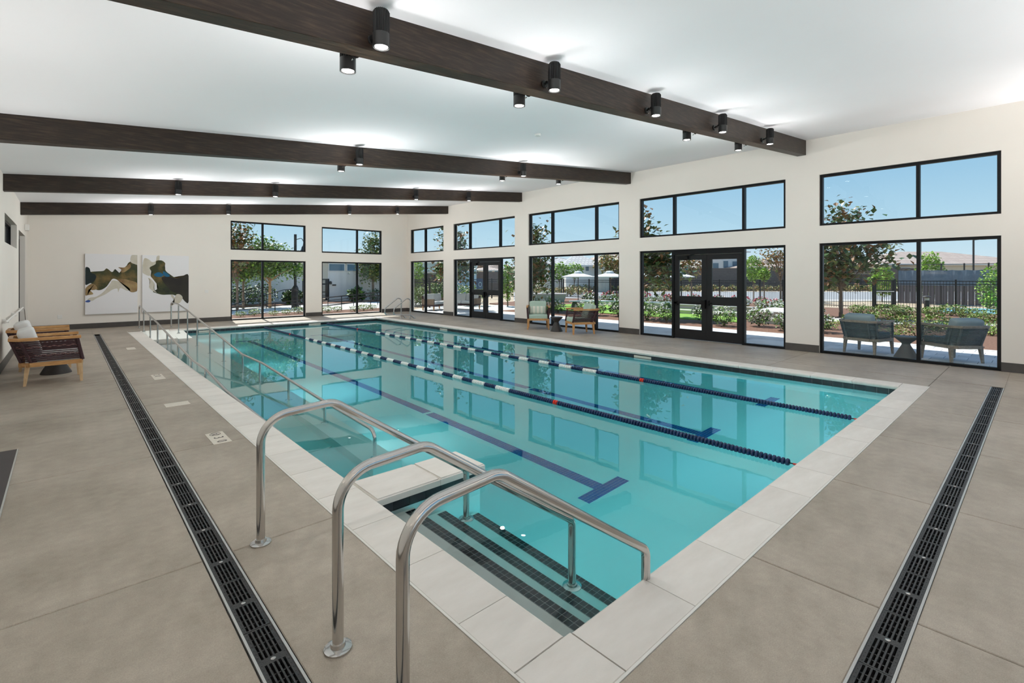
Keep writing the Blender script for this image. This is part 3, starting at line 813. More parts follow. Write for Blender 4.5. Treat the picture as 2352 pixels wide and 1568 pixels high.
def drain(loc, length, along, lab):
    t = thing('trench_drain', lab, 'drain', loc, 0 if along == 'y' else -PI/2)
    n = int(length/.497)
    MB().box(-.063, .063, 0, length, -.11, -.10).build('channel', M['channel'], t)
    mb = MB(); mb.box(-.078, -.0735, 0, length, -.11, -.02); mb.box(.0735, .078, 0, length, -.11, -.02); mb.build('channel_side', M['channel'], t)
    for s in (-1, 1):
        MB().box(min(s*.0625, s*.0735), max(s*.0625, s*.0735), 0, length, -.10, .0015).build('edge_strip', M['alu'], t)
    for k in range(n):
        g = put('grate', gme, t, (0, (k+.5)*.4975, 0)); put('bolt', bme, g, (0, 0, -.002))
drain((.685, .586, 0), 18.3, 'y', 'long black slotted drain running beside the entry ramp to the end wall')
drain((.605, .50, 0), 9.95, 'x', 'black slotted drain across the near end of the pool')

# ------------------------------------------------------------------ beams
by = [(3.67, 'nearest dark wooden ceiling beam with five spotlights on its near face'), (8.32, 'second dark wooden ceiling beam from the viewer'),
      (13.0, 'third dark wooden ceiling beam from the viewer'), (17.69, 'farthest dark wooden ceiling beam, closest to the end wall'), (-1.0, 'dark wooden ceiling beam behind the viewer')]
for y, lab in by:
    o = bpy.data.objects.new('ceiling_beam', None); C.objects.link(o); o.location = (XL, y, zb(XL)); tag(o, lab, 'beam')
    mb = MB(); x1 = XR-XL; dz = zb(XR)-zb(XL); c0 = zc(XL)-zb(XL)+.004; c1 = zc(XR)-zb(XL)+.004; w = .18
    mb.hexa([(0,0,0),(x1,0,dz),(x1,w,dz),(0,w,0),(0,0,c0),(x1,0,c1),(x1,w,c1),(0,w,c0)])
    bevelled(mb.build('beam_body', M['beam'], o).data, .004, 1)

# ------------------------------------------------------------------ spotlights
def make_spot(loc, side, lab):
    """side -1: hangs off the near face of a beam, +1: off the far face; origin on the beam face"""
    t = thing('spotlight', lab, 'spotlight', loc)
    s = side
    MB().lathe([(.042, 0), (.042, .012), (.036, .018)], 18, (0, 0, 0), axis='y').build('mount_plate', M['black_metal'], t, smooth=40).scale = (1, s, 1)
    mb = MB(); mb.tube([(0, s*.015, 0), (0, s*.06, .01), (.0, s*.085, .03)], .013, 8); mb.tube([(-.02, s*.05, .005), (.02, s*.05, .005)], .016, 8)
    mb.build('arm', M['black_metal'], t, smooth=50)
    mb = MB(); mb.tube([(-.01, s*.02, -.045), (-.01, s*.045, -.05)], .006, 6); mb.build('thumb_screw', M['steel'], t, smooth=50)
    # ribbed body
    mb = MB(); n = 40; prof = [(.060, -.02), (.066, 0), (.066, .165), (.052, .185), (0.0001, .19)]
    vs = []; fs = []
    for r, z in prof:
        for k in range(n):
            rr = r*(1.0 if (k % 2 == 0) else .90) if r > .01 else r
            a = 2*PI*k/n; vs.append((rr*math.cos(a), s*.15+rr*math.sin(a), z+.0))
    for i in range(len(prof)-1):
        for k in range(n): fs.append((i*n+k, i*n+(k+1) % n, (i+1)*n+(k+1) % n, (i+1)*n+k))
    mb.add(vs, fs); mb.build('housing', M['black_metal'], t)
    MB().lathe([(.062, .0), (.066, -.002), (.066, -.11), (.060, -.11), (.058, -.098), (.0001, -.098)], 28, (0, s*.15, 0)).build('collar', M['collar'], t, smooth=40)
    MB().lathe([(.050, -.101), (.050, -.104), (.0001, -.1045)], 24, (0, s*.15, 0)).build('lens', M['lens'], t, smooth=40)
    return t
def lamp_light(t, side):  # fill point light hung below the fixture to light the ceiling evenly
    l = bpy.data.lights.new('dropped_bulb', 'POINT'); l.energy = LAMP_W; l.shadow_soft_size = .06; l.color = (1, .98, .965)
    lo = bpy.data.objects.new('dropped_bulb', l); C.objects.link(lo); lo.parent = t; lo.visible_glossy = False; lo.visible_transmission = False; lo.location = (0, side*.15, -.68); l.energy *= .35 if 'behind' in t['label'] else (.55 if 'nearest' in t['label'] else (1.9 if 'farthest' in t['label'] else 1.3))
NB = ['nearest beam', 'second beam', 'third beam', 'farthest beam']
ordn = ['first', 'second', 'third', 'fourth', 'fifth']
spots_near = {0: [1.8, 3.8, 5.8, 7.8, 9.8], 1: [3.8, 7.8], 2: [1.8, 3.8, 7.8, 9.8], 3: [1.8, 3.8, 7.8, 9.8]}
spots_far = {0: [1.8, 3.8, 7.6, 9.6], 1: [3.73, 7.63, 9.6]}
protos = {}
for side, dct in ((-1, spots_near), (1, spots_far)):
    for bi, xs_ in dct.items():
        for i, x in enumerate(xs_):
            y = by[bi][0]+(0 if side < 0 else .18)
            lab = 'black spotlight on the %s of the %s, %s from the low wall' % ('near face' if side < 0 else 'far side', NB[bi], ordn[i])
            loc = (x+.03, y, zb(x)+.085) if side < 0 else (x-.03, y, zb(x)+.03)
            if side not in protos: t = protos[side] = make_spot(loc, side, lab)
            else:
                t = dup(protos[side], loc, 0, lab)
            t['group'] = 'spotlights on the ceiling beams'
for t in [o for o in C.objects if o.name.startswith('spotlight')]:
    lamp_light(t, -1 if 'near face' in t['label'] else 1)
for x in (1.8, 3.8, 5.8, 7.8, 9.8):      # the unseen beam behind the viewer carries the same lamps
    lab = 'black spotlight on the beam behind the viewer'
    t = dup(protos[1], (x, -.82, zb(x)+.04), 0, lab+', %s from the low wall' % ordn[int((x-1.8)/2+.5)], 'spotlights behind the viewer')
    for ch in list(t.children):
        if ch.type == 'LIGHT': bpy.data.objects.remove(ch)
    lamp_light(t, 1)

# ------------------------------------------------------------------ lounge chairs and side tables
def soft_box(sx_, sy_, sz_, r, puff=0.0):
    b = bmesh.new(); bmesh.ops.create_cube(b, size=1.0); bmesh.ops.scale(b, vec=(sx_, sy_, sz_), verts=b.verts)
    bmesh.ops.bevel(b, geom=b.edges[:], offset=r, segments=4, affect='EDGES', profile=.6)
    if puff:
        bmesh.ops.subdivide_edges(b, edges=[e_ for e_ in b.edges if e_.calc_length() > .2], cuts=4, use_grid_fill=True)
        for v in b.verts:
            k = max(0, 1-(2*v.co.x/sx_)**2)*max(0, 1-(2*v.co.y/sy_)**2)
            v.co.z += (1 if v.co.z > 0 else -1)*puff*k
    return b
def finish(b, name, m, parent, loc=(0, 0, 0), rot=(0, 0, 0)):
    me = bpy.data.meshes.new(name); b.to_mesh(me); b.free(); me.materials.append(m)
    me.polygons.foreach_set('use_smooth', [True]*len(me.polygons))
    o = bpy.data.objects.new(name, me); C.objects.link(o); o.parent = parent; o.location = loc; o.rotation_euler = rot
    return o
def lerp(a, b, t): return tuple(a[i]+(b[i]-a[i])*t for i in range(len(a)))
UB = [(.40, .33), (-.20, .33), (-.31, .23), (-.31, -.23), (-.20, -.33), (.40, -.33)]
UT = [(.33, .355), (-.33, .355), (-.43, .25), (-.43, -.25), (-.33, -.355), (.33, -.355)]
def u_at(z): 
    t = (z-.36)/(.70-.36); return [(*lerp(UB[i], UT[i], t), z) for i in range(6)]
def make_chair(label, wood_m, leg_m, rope, rope2, seat_m, back_m, stripe=False, loc=(0, 0, 0), rotz=0, back_up=.90, group=None):
    t = thing('lounge_chair', label, 'chair', loc, rotz, group)
    mb = MB(); pl = [(.39, .34), (-.22, .34), (-.33, .24), (-.33, -.24), (-.22, -.34), (.39, -.34)]
    for i in range(6):
        a, b = pl[i], pl[(i+1) % 6]; mb.bar((*a, .325), (*b, .325), .03, .065)
    mb.box(-.30, .38, -.32, .32, .315, .33); mb.build('seat_frame', wood_m, t)
    for (x, y) in ((.37, .32), (.37, -.32), (-.24, .29), (-.24, -.29)):
        mb = MB(); mb.taper((x+(.015 if x > 0 else -.035), y*1.06, 0), .036, (x, y, .33), .062); mb.build('leg', leg_m, t)
    # top rail, mitred
    mb = MB(); n = 6; w = .028
    top = [Vector((x, y, .725)) for x, y in UT]; top[0].x += .05; top[-1].x += .05
    vs = []
    for i, p in enumerate(top):
        a = (top[i]-top[i-1]).normalized() if i else (top[1]-top[0]).normalized()
        b = (top[i+1]-top[i]).normalized() if i < n-1 else a
        nrm = ((a+b).normalized()).cross(Vector((0, 0, 1))); k = w/max(.5, nrm.dot(a.cross(Vector((0, 0, 1)))))
        for s_, z_ in ((-1, -.024), (1, -.024), (1, .024), (-1, .024)): vs.append(p+nrm*k*s_+Vector((0, 0, z_)))
    fs = [(0, 3, 2, 1), (4*(n-1), 4*(n-1)+1, 4*(n-1)+2, 4*(n-1)+3)]
    for i in range(n-1):
        for k in range(4): fs.append((4*i+k, 4*i+(k+1) % 4, 4*i+4+(k+1) % 4, 4*i+4+k))
    mb.add(vs, fs); bevelled(mb.build('arm_rail', wood_m, t).data, .004, 1)
    for i in range(6):
        MB().tube([(*UB[i], .35), (*lerp(UB[i], UT[i], .5), .53), (*UT[i], .71)], .026 if i in (0, 5) else .022, 8).build('wrapped_post', rope, t, smooth=50)
    for k in range(12):
        z = .385+k*.027
        pts = u_at(z)
        if k in (3, 8):
            for ph in (0, PI):
                q = []
                for i in range(5):
                    L_ = math.dist(pts[i], pts[i+1]); m_ = max(2, int(L_/.016))
                    for j in range(m_):
                        p = Vector(lerp(pts[i], pts[i+1], j/m_)); s_ = len(q)
                        q.append(p+Vector((0, 0, .009*math.sin(s_*.9+ph))))
                q.append(Vector(pts[5]))
                MB().tube(q, .0065, 5).build('braided_strand', rope if ph == 0 else rope2, t, smooth=60)
        else: MB().tube(pts, .0105, 6).build('rope_strand', rope, t, smooth=60)
    # corner weave, denser at the back
    mb = MB()
    for k in range(10):
        z = .375+k*.034; p = u_at(z)
        for i in (1, 2, 3, 4):
            mb.tube([Vector(lerp(p[i], p[i-1], .12 if i in (1, 4) else .3)), p[i], Vector(lerp(p[i], p[min(i+1, 5)], .12 if i in (1, 4) else .3))], .010, 5)
    mb.build('corner_weave', rope, t, smooth=60)
    finish(soft_box(.66, .60, .135, .035, .012), 'seat_cushion', seat_m, t, (.06, 0, .405))
    o = finish(soft_box(.20, .56, .44, .06, .01), 'back_cushion', back_m, t, (-.22, 0, .66), (0, -.28, 0))
    if stripe:
        m = mat('striped_pillow', (.7, .7, .6), .85); nt_ = m.node_tree; b_ = nt_.nodes['Principled BSDF']
        tcn = nt_.nodes.new('ShaderNodeTexCoord'); sp = nt_.nodes.new('ShaderNodeSeparateXYZ'); ma = nt_.nodes.new('ShaderNodeMath'); ma.operation = 'MULTIPLY_ADD'; ma.inputs[1].default_value = 8.0; ma.inputs[2].default_value = 8.3
        fr_ = nt_.nodes.new('ShaderNodeMath'); fr_.operation = 'FRACT'; rp = nt_.nodes.new('ShaderNodeValToRGB'); rp.color_ramp.interpolation = 'CONSTANT'
        rp.color_ramp.elements[0].color = (.66, .65, .56, 1); rp.color_ramp.elements[1].color = (.25, .42, .33, 1); rp.color_ramp.elements[1].position = .62
        for p_, c_ in ((.72, (.62, .62, .52, 1)), (.82, (.20, .30, .26, 1)), (.88, (.60, .62, .52, 1))):
            el = rp.color_ramp.elements.new(p_); el.color = c_
        nt_.links.new(tcn.outputs['Object'], sp.inputs[0]); nt_.links.new(sp.outputs['Y'], ma.inputs[0]); nt_.links.new(ma.outputs[0], fr_.inputs[0]); nt_.links.new(fr_.outputs[0], rp.inputs[0]); nt_.links.new(rp.outputs[0], b_.inputs['Base Color'])
        p = finish(soft_box(.13, .50, .25, .055, .0), 'lumbar_pillow', m, None, (-.12, 0, .58), (0, -.25, 0)); p.name = 'throw_pillow'
        p.parent = None
        R_ = Matrix.Rotation(rotz, 4, 'Z'); p.location = Vector(loc)+R_ @ Vector((-.12, 0, .595)); p.rotation_euler = (0, -.25, rotz)
        tag(p, 'striped green and cream lumbar pillow on the sage lounge chair', 'pillow')
    return t
def face(dx, dy): return math.atan2(dy, dx)
make_chair('teak lounge chair with dark maroon rope sides by the low wall, nearer the viewer', M['teak'], M['teak_pale'], M['rope_brown'], M['rope_tan'], M['cushion_white'], M['cushion_white'], False, (-.20, 10.98, 0), face(1, .03))
make_chair('teak lounge chair with maroon rope sides by the low wall, behind its twin', M['teak'], M['teak_pale'], M['rope_brown'], M['rope_tan'], M['cushion_white'], M['cushion_white'], False, (-.32, 12.65, 0), face(1, .0))
make_chair('teak lounge chair with sage cushions and a striped pillow by the middle window', M['teak'], M['teak'], M['rope_brown'], M['rope_tan'], M['cushion_green'], M['cushion_green'], True, (11.44, 11.24, 0), face(-.70, -.71))
make_chair('teak lounge chair with sage cushions seen from its woven side by the middle window', M['teak'], M['teak'], M['rope_brown'], M['rope_grey'], M['cushion_green'], M['cushion_green'], False, (11.46, 9.42, 0), face(-.86, .5))
make_chair('grey lounge chair with slate ropes on the patio, below the magnolia', M['teak_grey'], M['teak_grey'], M['rope_grey'], M['rope_grey'], M['cushion_blue'], M['cushion_blue'], False, (13.14, 2.70, 0), face(.96, -.26))
make_chair('grey lounge chair with slate ropes on the patio, turned towards the other one', M['teak_grey'], M['teak_grey'], M['rope_grey'], M['rope_grey'], M['cushion_blue'], M['cushion_blue'], False, (13.18, 1.24, 0), face(.67, .74))
def side_table(loc, label, m, r=.19, h=.45):
    t = thing('side_table', label, 'side table', loc)
    MB().lathe([(r, 0), (r*1.0, .012), (.075, h*.60), (.072, h*.64)], 32).build('base', m, t, smooth=40)
    MB().lathe([(.072, h*.64), (.078, h*.68), (r*1.02, h-.022), (r*1.02, h-.004), (r*1.0, h), (.0001, h)], 32).build('table_top', m, t, smooth=40)
side_table((11.27, 10.27, 0), 'charcoal hourglass side table between the two sage lounge chairs', M['table_black'])
side_table((-.12, 11.78, 0), 'dark hourglass side table between the two maroon rope chairs', M['table_black'], .21)
side_table((13.02, 1.98, 0), 'grey hourglass side table on the patio between two lounge chairs', M['table_grey'], .21)

# ------------------------------------------------------------------ paintings
def blob(name, parent, pts, m, y):
    n = len(pts)
    # closed Catmull-Rom through the outline
    out = []
    for i in range(n):
        p0, p1, p2, p3 = pts[i-1], pts[i], pts[(i+1) % n], pts[(i+2) % n]
        for k in range(4):
            t = k/4
            out.append(tuple(.5*((2*p1[j])+(-p0[j]+p2[j])*t+(2*p0[j]-5*p1[j]+4*p2[j]-p3[j])*t*t+(-p0[j]+3*p1[j]-3*p2[j]+p3[j])*t**3) for j in (0, 1)))
    out = [(min(max(a, .004), .996), min(max(b, .004), .996)) for a, b in out]
    b_ = bmesh.new(); vs = [b_.verts.new((a*1.36, y, b*1.99)) for a, b in out]
    f = b_.faces.new(vs); bmesh.ops.triangulate(b_, faces=[f], ngon_method='EAR_CLIP')
    me = bpy.data.meshes.new(name); b_.to_mesh(me); b_.free(); me.materials.append(m)
    o = bpy.data.objects.new(name, me); C.objects.link(o); o.parent = parent; return o
ink1 = mat('ink_dark_olive', (.012, .018, .016), .6, var=(.20, .13, .045), var3=(.045, .05, .02), scale=2.2, detail=5)
ink2 = mat('ink_navy', (.005, .014, .026), .6, var=(.02, .03, .02), scale=2.5)
ink3 = mat('ink_umber', (.16, .085, .04), .6, var=(.38, .28, .13), scale=4)
ink4 = mat('ink_sand', (.48, .44, .34), .6, var=(.58, .55, .48), scale=4)
ink5 = mat('ink_black_brown', (.016, .014, .014), .6, var=(.04, .035, .025), scale=1.5)
ink6 = mat('ink_teal', (.01, .10, .20), .6)
def painting(x0, label):
    t = thing('canvas_painting', label, 'painting', (x0, YB-.095, .46))
    mb = MB(); mb.box(0, 1.36, 0, .093, 0, 1.99); mb.build('canvas', M['art_white'], t); return t
p1 = painting(.475, 'tall abstract ink painting with a dark navy mass at its left edge')
p2 = painting(1.965, 'tall abstract ink painting with a black-brown mass at its lower right, beside the window')
blob('paint_wash', p1, [(0,.43),(.10,.45),(.28,.40),(.42,.36),(.55,.40),(.62,.48),(.80,.50),(1,.44),(1,.55),(.7,.58),(.5,.50),(.35,.36),(.20,.30),(.12,.25),(.05,.24),(0,.26),(.08,.30),(.25,.35)][::1] if False else [(.04,.24),(.12,.22),(.22,.27),(.38,.33),(.50,.40),(.60,.42),(.62,.36),(.66,.43),(.80,.38),(.88,.40),(.84,.48),(.70,.52),(.52,.56),(.46,.50),(.34,.37),(.20,.29),(.10,.28)], ink4, -.0015)
blob('paint_shape', p1, [(0,.50),(.10,.52),(.18,.42),(.28,.40),(.40,.46),(.50,.58),(.60,.57),(.72,.50),(.84,.42),(.86,.36),(.95,.36),(1,.42),(1,.78),(.96,.86),(.86,.88),(.80,.84),(.78,.78),(.70,.70),(.62,.69),(.56,.75),(.50,.70),(.40,.76),(.34,.72),(.22,.71),(.10,.70),(.05,.66),(0,.63)], ink1, -.003)
blob('paint_shape', p1, [(0,.50),(.08,.51),(.17,.55),(.20,.64),(.10,.70),(.08,.76),(.02,.78),(0,.72)], ink2, -.0045)
blob('paint_shape', p1, [(.60,.57),(.72,.50),(.84,.42),(.86,.36),(.97,.37),(1,.45),(.98,.52),(.88,.55),(.74,.58)], ink3, -.0045)
blob('paint_wash', p1, [(.86,.88),(.88,.99),(1,.995),(1,.84),(.94,.84)], ink4, -.0045)
blob('paint_wash', p1, [(.62,.78),(.74,.78),(.84,.84),(.86,.78),(.74,.70),(.66,.70),(.68,.74)], ink3, -.0045)
blob('paint_wash', p1, [(0,.42),(.10,.50),(.18,.49),(.22,.42),(.12,.40),(.06,.42),(.15,.34),(.06,.32),(0,.32)], ink3, -.006)
blob('paint_shape', p1, [(0,.22),(.06,.24),(.10,.22),(.06,.20),(0,.21)], mat('ink_blue', (.05,.10,.32), .6), -.006)
blob('paint_wash', p2, [(0,.78),(.04,.94),(.14,.92),(.20,.88),(.28,.90),(.30,.98),(.36,.99),(.34,.88),(.26,.82),(.18,.76),(.16,.64),(.06,.66),(0,.70)], ink4, -.0015)
blob('paint_shape', p2, [(.15,.78),(.27,.84),(.29,.90),(.40,.91),(.48,.86),(.46,.78),(.52,.70),(.62,.64),(.72,.60),(.85,.63),(1,.64),(1,.20),(.86,.22),(.80,.28),(.60,.30),(.42,.30),(.30,.33),(.22,.36),(.33,.42),(.28,.52),(.22,.58),(.17,.64),(.20,.70)], ink1, -.003)
blob('paint_shape', p2, [(.40,.60),(.55,.63),(.66,.60),(.74,.595),(.85,.625),(1,.64),(1,.17),(.90,.18),(.80,.30),(.62,.36),(.50,.46)], ink5, -.0045)
blob('paint_wash', p2, [(.60,.28),(.68,.18),(.64,.12),(.58,.08),(.70,.13),(.80,.15),(.86,.24),(.80,.30),(.72,.30),(.68,.24),(.64,.30)], ink4, -.0055)
blob('paint_wash', p2, [(.12,.60),(.20,.56),(.26,.48),(.24,.40),(.30,.34),(.20,.38),(.14,.44),(.16,.52)], ink4, -.0055)
blob('paint_shape', p2, [(.24,.66),(.34,.70),(.44,.66),(.40,.62),(.30,.62)], ink6, -.0055)
blob('paint_shape', p2, [(.44,.72),(.54,.67),(.58,.63),(.50,.62),(.44,.66)], ink6, -.0055)

# ------------------------------------------------------------------ deck signs, mat, small wall things
def deck_sign(x, y, w, d, label, s=None, icon=False):
    t = thing('deck_sign', label, 'sign', (x, y, 0))
    k = max(1, round(d/.147)) if s else 1
    for i in range(k):
        mb = MB(); mb.box(-w/2, w/2, -d/2+i*d/k+.001, -d/2+(i+1)*d/k-.001, .0005, .003); mb.build('tile', M['white_sign'], t)
    if s:
        for i, ch in enumerate(s):
            if ch == ' ': continue
            me = text_mesh(ch, .13, M['ink'])
            put('lettering', me, t, (0, d/2-(i+.5)*d/k, .0035), -PI/2)
    if icon:
        mb = MB(); yy_ = d/2-d/k/2
        mb.tube([(.05*math.cos(a*PI/12), yy_+.05*math.sin(a*PI/12), .0035) for a in range(24)], .0028, 4, closed=True)
        mb.bar((-.035, yy_+.035, .004), (.035, yy_-.035, .004), .006, .002); mb.bar((-.03, yy_-.02, .004), (.02, yy_+.01, .004), .010, .002)
        mb.build('no_diving_symbol', M['ink'], t)
deck_sign(1.19, 5.89, .165, .44, 'cream depth marker tiles reading 3 0 with a no-diving symbol, closest to the viewer', ' 30', True)
deck_sign(1.10, 7.81, .27, .22, 'plain cream tile plate in the deck between two depth markers')
deck_sign(1.16, 10.15, .155, .54, 'cream depth marker tiles in the deck beside the maroon rope chairs', '20')
deck_sign(1.145, 14.58, .165, .46, 'small faded cream tile plate in the deck near the paintings')
t = thing('floor_mat', 'flat charcoal floor mat with a thin silver edge by the low wall', 'mat', (-.60, 5.5, 0))
mb = MB(); mb.box(-.24, .252, -1.3, 1.30, .0005, .012); mb.build('mat_body', M['mat_dark'], t)
mb = MB(); mb.box(.252, .262, -1.3, 1.30, .0005, .014); mb.build('metal_edge', M['alu'], t)
t = thing('reaching_pole', 'white and silver rescue pole hung level on the low side wall', 'rescue pole', (XL+.002, 14.9, .9))
MB().tube([(.07, -2.4, -.01), (.07, 2.3, .03)], .016, 8).build('pole', M['white_plastic'], t, smooth=50)
MB().tube(fillet([(.07, 2.3, .03), (.07, 2.9, -.05), (.07, 3.6, -.5)], .3, 5), .008, 6).build('hook', M['steel_thin'], t, smooth=50)
for y in (-2.1, 0, 2.0):
    mb = MB(); mb.box(0, .05, y-.02, y+.02, -.05, .03); mb.box(.05, .09, y-.02, y+.02, -.045, -.03); mb.build('bracket', M['white_plastic'], t)
def plate(loc, label, axis='y'):
    t = thing('outlet_plate', label, 'outlet', loc)
    mb = MB(); mb.box(-.055, .055, -.008, 0, -.06, .06); bevelled(mb.build('cover', M['white_plastic'], t).data, .004, 1)
    for s in (-1, 1):
        mb = MB(); mb.box(-.018, .018, -.011, -.008, s*.026-.014, s*.026+.014); mb.build('socket', M['trim_white'], t)
plate((-.13, YB, .42), 'white wall outlet under the blank stretch of the end wall')
plate((3.9, YB, 1.15), 'white wall plate between the painting and the window')
t = thing('wall_speaker', 'small white box mounted high at the end of the low side wall', 'speaker', (XL, 19.6, 3.1))
mb = MB(); mb.box(0, .09, -.1, .1, -.09, .09); bevelled(mb.build('case', M['white_plastic'], t).data, .01, 2)
mb = MB(); mb.box(.09, .094, -.08, .08, -.07, .07); mb.build('grille', M['trim_white'], t)
t = thing('smoke_detector', 'small white round detector on the ceiling near the second beam', 'detector', (6.2, 6.1, zc(6.2)))
MB().lathe([(.0001, -.035), (.045, -.033), (.06, -.015), (.06, 0)], 24).build('cover', M['white_plastic'], t, smooth=40)

# ================================================================== OUTDOORS
def ground(name, poly, z, m, label, cat='ground'):
    return tag(MB().prism(poly, z-.08, z).build(name, m), label, cat, kind='structure')
ground('ground', [(12.62, -60), (150, -60), (150, 170), (-60, 170), (-60, 21.45), (12.62, 21.45)], -.06, M['soil'], 'dry tan ground far beyond the windows')
ground('ground_2', [(-60, -60), (12.62, -60), (12.62, -2.82), (-60, -2.82)], -.04, M['curb'], 'added pale concrete ground behind the viewer to bounce daylight')  # unseen pale ground added to bounce sunlight up to the ceiling
pat = ground('patio_1', [(12.62, -3), (15.5, -3), (15.5, 21.4), (12.62, 21.4)], -.012, M['joint'], 'grey paver patio under the overhanging roof', 'patio')
pcs = []
for i in range(7):
    for j in range(-9, 60):
        w, d = (15.5-12.62)/7, .36
        o_ = .18 if i % 2 else 0
        pcs.append((12.62+i*w+.004, j*d+o_+.004, w-.008, d-.008))
pcs = [p for p in pcs if p[1] < 21.0]
pcs.sort(key=lambda p: (p[0]-6)**2+(p[1])**2)
mb = MB(); mb.box(0, pcs[0][2], 0, pcs[0][3], -.012, .006); pme = mb.mesh('paver', M['paver']); bevelled(pme, .003, 1)
for p in pcs[:290]: put('paver', pme, pat, (p[0], p[1], 0))
mb = MB()
for p in pcs[290:]: mb.box(p[0], p[0]+p[2], p[1], p[1]+p[3], -.012, .006)
o = mb.build('paver_field', M['paver'], pat); o['kind'] = 'stuff'
ground('patio_2', [(15.5, -3), (15.72, -3), (15.72, 18.5), (15.5, 18.5)], .012, M['curb'], 'white concrete curb along the patio', 'curb')
ground('patio_3', [(12.62, 18.5), (18.5, 18.5), (19.5, 22), (16.5, 24.5), (12.62, 21.5)], -.004, M['curb'], 'bright concrete terrace beyond the far bays', 'terrace')
ground('bed_1', [(15.72, -6), (30.5, -8), (31, 9), (34, 14), (29, 26), (20, 24), (18.5, 18.5), (15.72, 18.5)], 0.0, M['mulch'], 'reddish bark mulch bed beyond the patio', 'mulch')
ground('path_1', [(22.9, -8), (24.9, -8), (24.4, 1.2), (23.3, 5.6), (22.0, 6.2), (21.4, 5.4), (22.6, 1.1)], .015, M['path'], 'pale path crossing the planted bed', 'path')
ground('turf_1', [(18.3, 7.6), (20.6, 8.2), (20.6, 19), (18.3, 19)], .03, M['turf'], 'bright green turf strip of the bowling court, near half', 'turf')
ground('turf_2', [(21.0, 8.6), (23.6, 9.4), (24.0, 19.5), (21.0, 19.5)], .03, M['turf'], 'bright green turf strip of the bowling court, far half', 'turf')
def low_wall(x0, x1, y0, y1, h, label):
    t = thing('garden_wall', label, 'low wall', ((x0+x1)/2, (y0+y1)/2, 0))
    hx, hy = (x1-x0)/2, (y1-y0)/2
    mb = MB(); mb.box(-hx+.03, hx-.03, -hy+.03, hy-.03, 0, h-.06); mb.build('wall_body', M['curb'], t)
    mb = MB(); mb.box(-hx, hx, -hy, hy, h-.06, h); bevelled(mb.build('wall_cap', M['curb'], t).data, .01, 1)
low_wall(20.62, 20.98, 8.2, 13.0, .20, 'pale concrete border between the two turf strips')
low_wall(24.0, 24.35, 9.4, 20.0, .25, 'pale concrete border behind the turf strips')
low_wall(18.7, 21.2, 6.2, 7.5, .45, 'pale concrete seat wall beyond the double doors')
ground('road_1', [at(2350, 36), at(1180, 36), at(1180, 54), at(2350, 54)], -.03, M['asphalt'], 'grey road beyond the fence', 'road')
ground('path_2', [at(2350, 34.5), at(1180, 34.5), at(1180, 36), at(2350, 36)], -.01, M['curb'], 'pale pavement on the near side of the road', 'pavement')
ground('path_3', [at(2080, 54), at(1180, 54), at(1180, 55.5), at(2080, 55.5)], -.01, M['curb'], 'pale pavement on the far side of the road', 'pavement')
ground('court_1', [(31.6, -6), (37, -6), (36.0, 3.6), (31.6, 3.6)], .0, M['court'], 'light blue sports court surface beyond the fence', 'court')

# ------------------------------------------------------------------ plants
def leaves(mb, cx, cy, cz, rx, ry, rz_, n, size, nm=2, rnd=random, hollow=.5, up=.3, cluster=0):
    cs = None
    if cluster:
        cs = []
        for _ in range(cluster):
            th, ph, rr = rnd.uniform(0, 2*PI), math.acos(rnd.uniform(-1, 1)), rnd.uniform(hollow, 1)
            cs.append((cx+rx*rr*math.sin(ph)*math.cos(th), cy+ry*rr*math.sin(ph)*math.sin(th), cz+rz_*rr*math.cos(ph)))
    for _ in range(n):
        if cs:
            c = rnd.choice(cs); g = size*1.5
            p = Vector((c[0]+rnd.gauss(0, g), c[1]+rnd.gauss(0, g), c[2]+rnd.gauss(0, g)))
        else:
            th, ph, rr = rnd.uniform(0, 2*PI), math.acos(rnd.uniform(-1, 1)), rnd.uniform(hollow, 1)**.6
            p = Vector((cx+rx*rr*math.sin(ph)*math.cos(th), cy+ry*rr*math.sin(ph)*math.sin(th), cz+rz_*rr*math.cos(ph)))
        d = Vector((rnd.gauss(0, 1), rnd.gauss(0, 1), rnd.gauss(up, .8))).normalized(); u, v = frame_of(d)
        s = size*rnd.uniform(.7, 1.3); w = s*.42
        a = u*w; b = v*w*.25
        mb.add([p, p+d*s*.5+a+b, p+d*s, p+d*s*.5-a+b], [(0, 1, 2), (0, 2, 3)], rnd.randrange(nm))
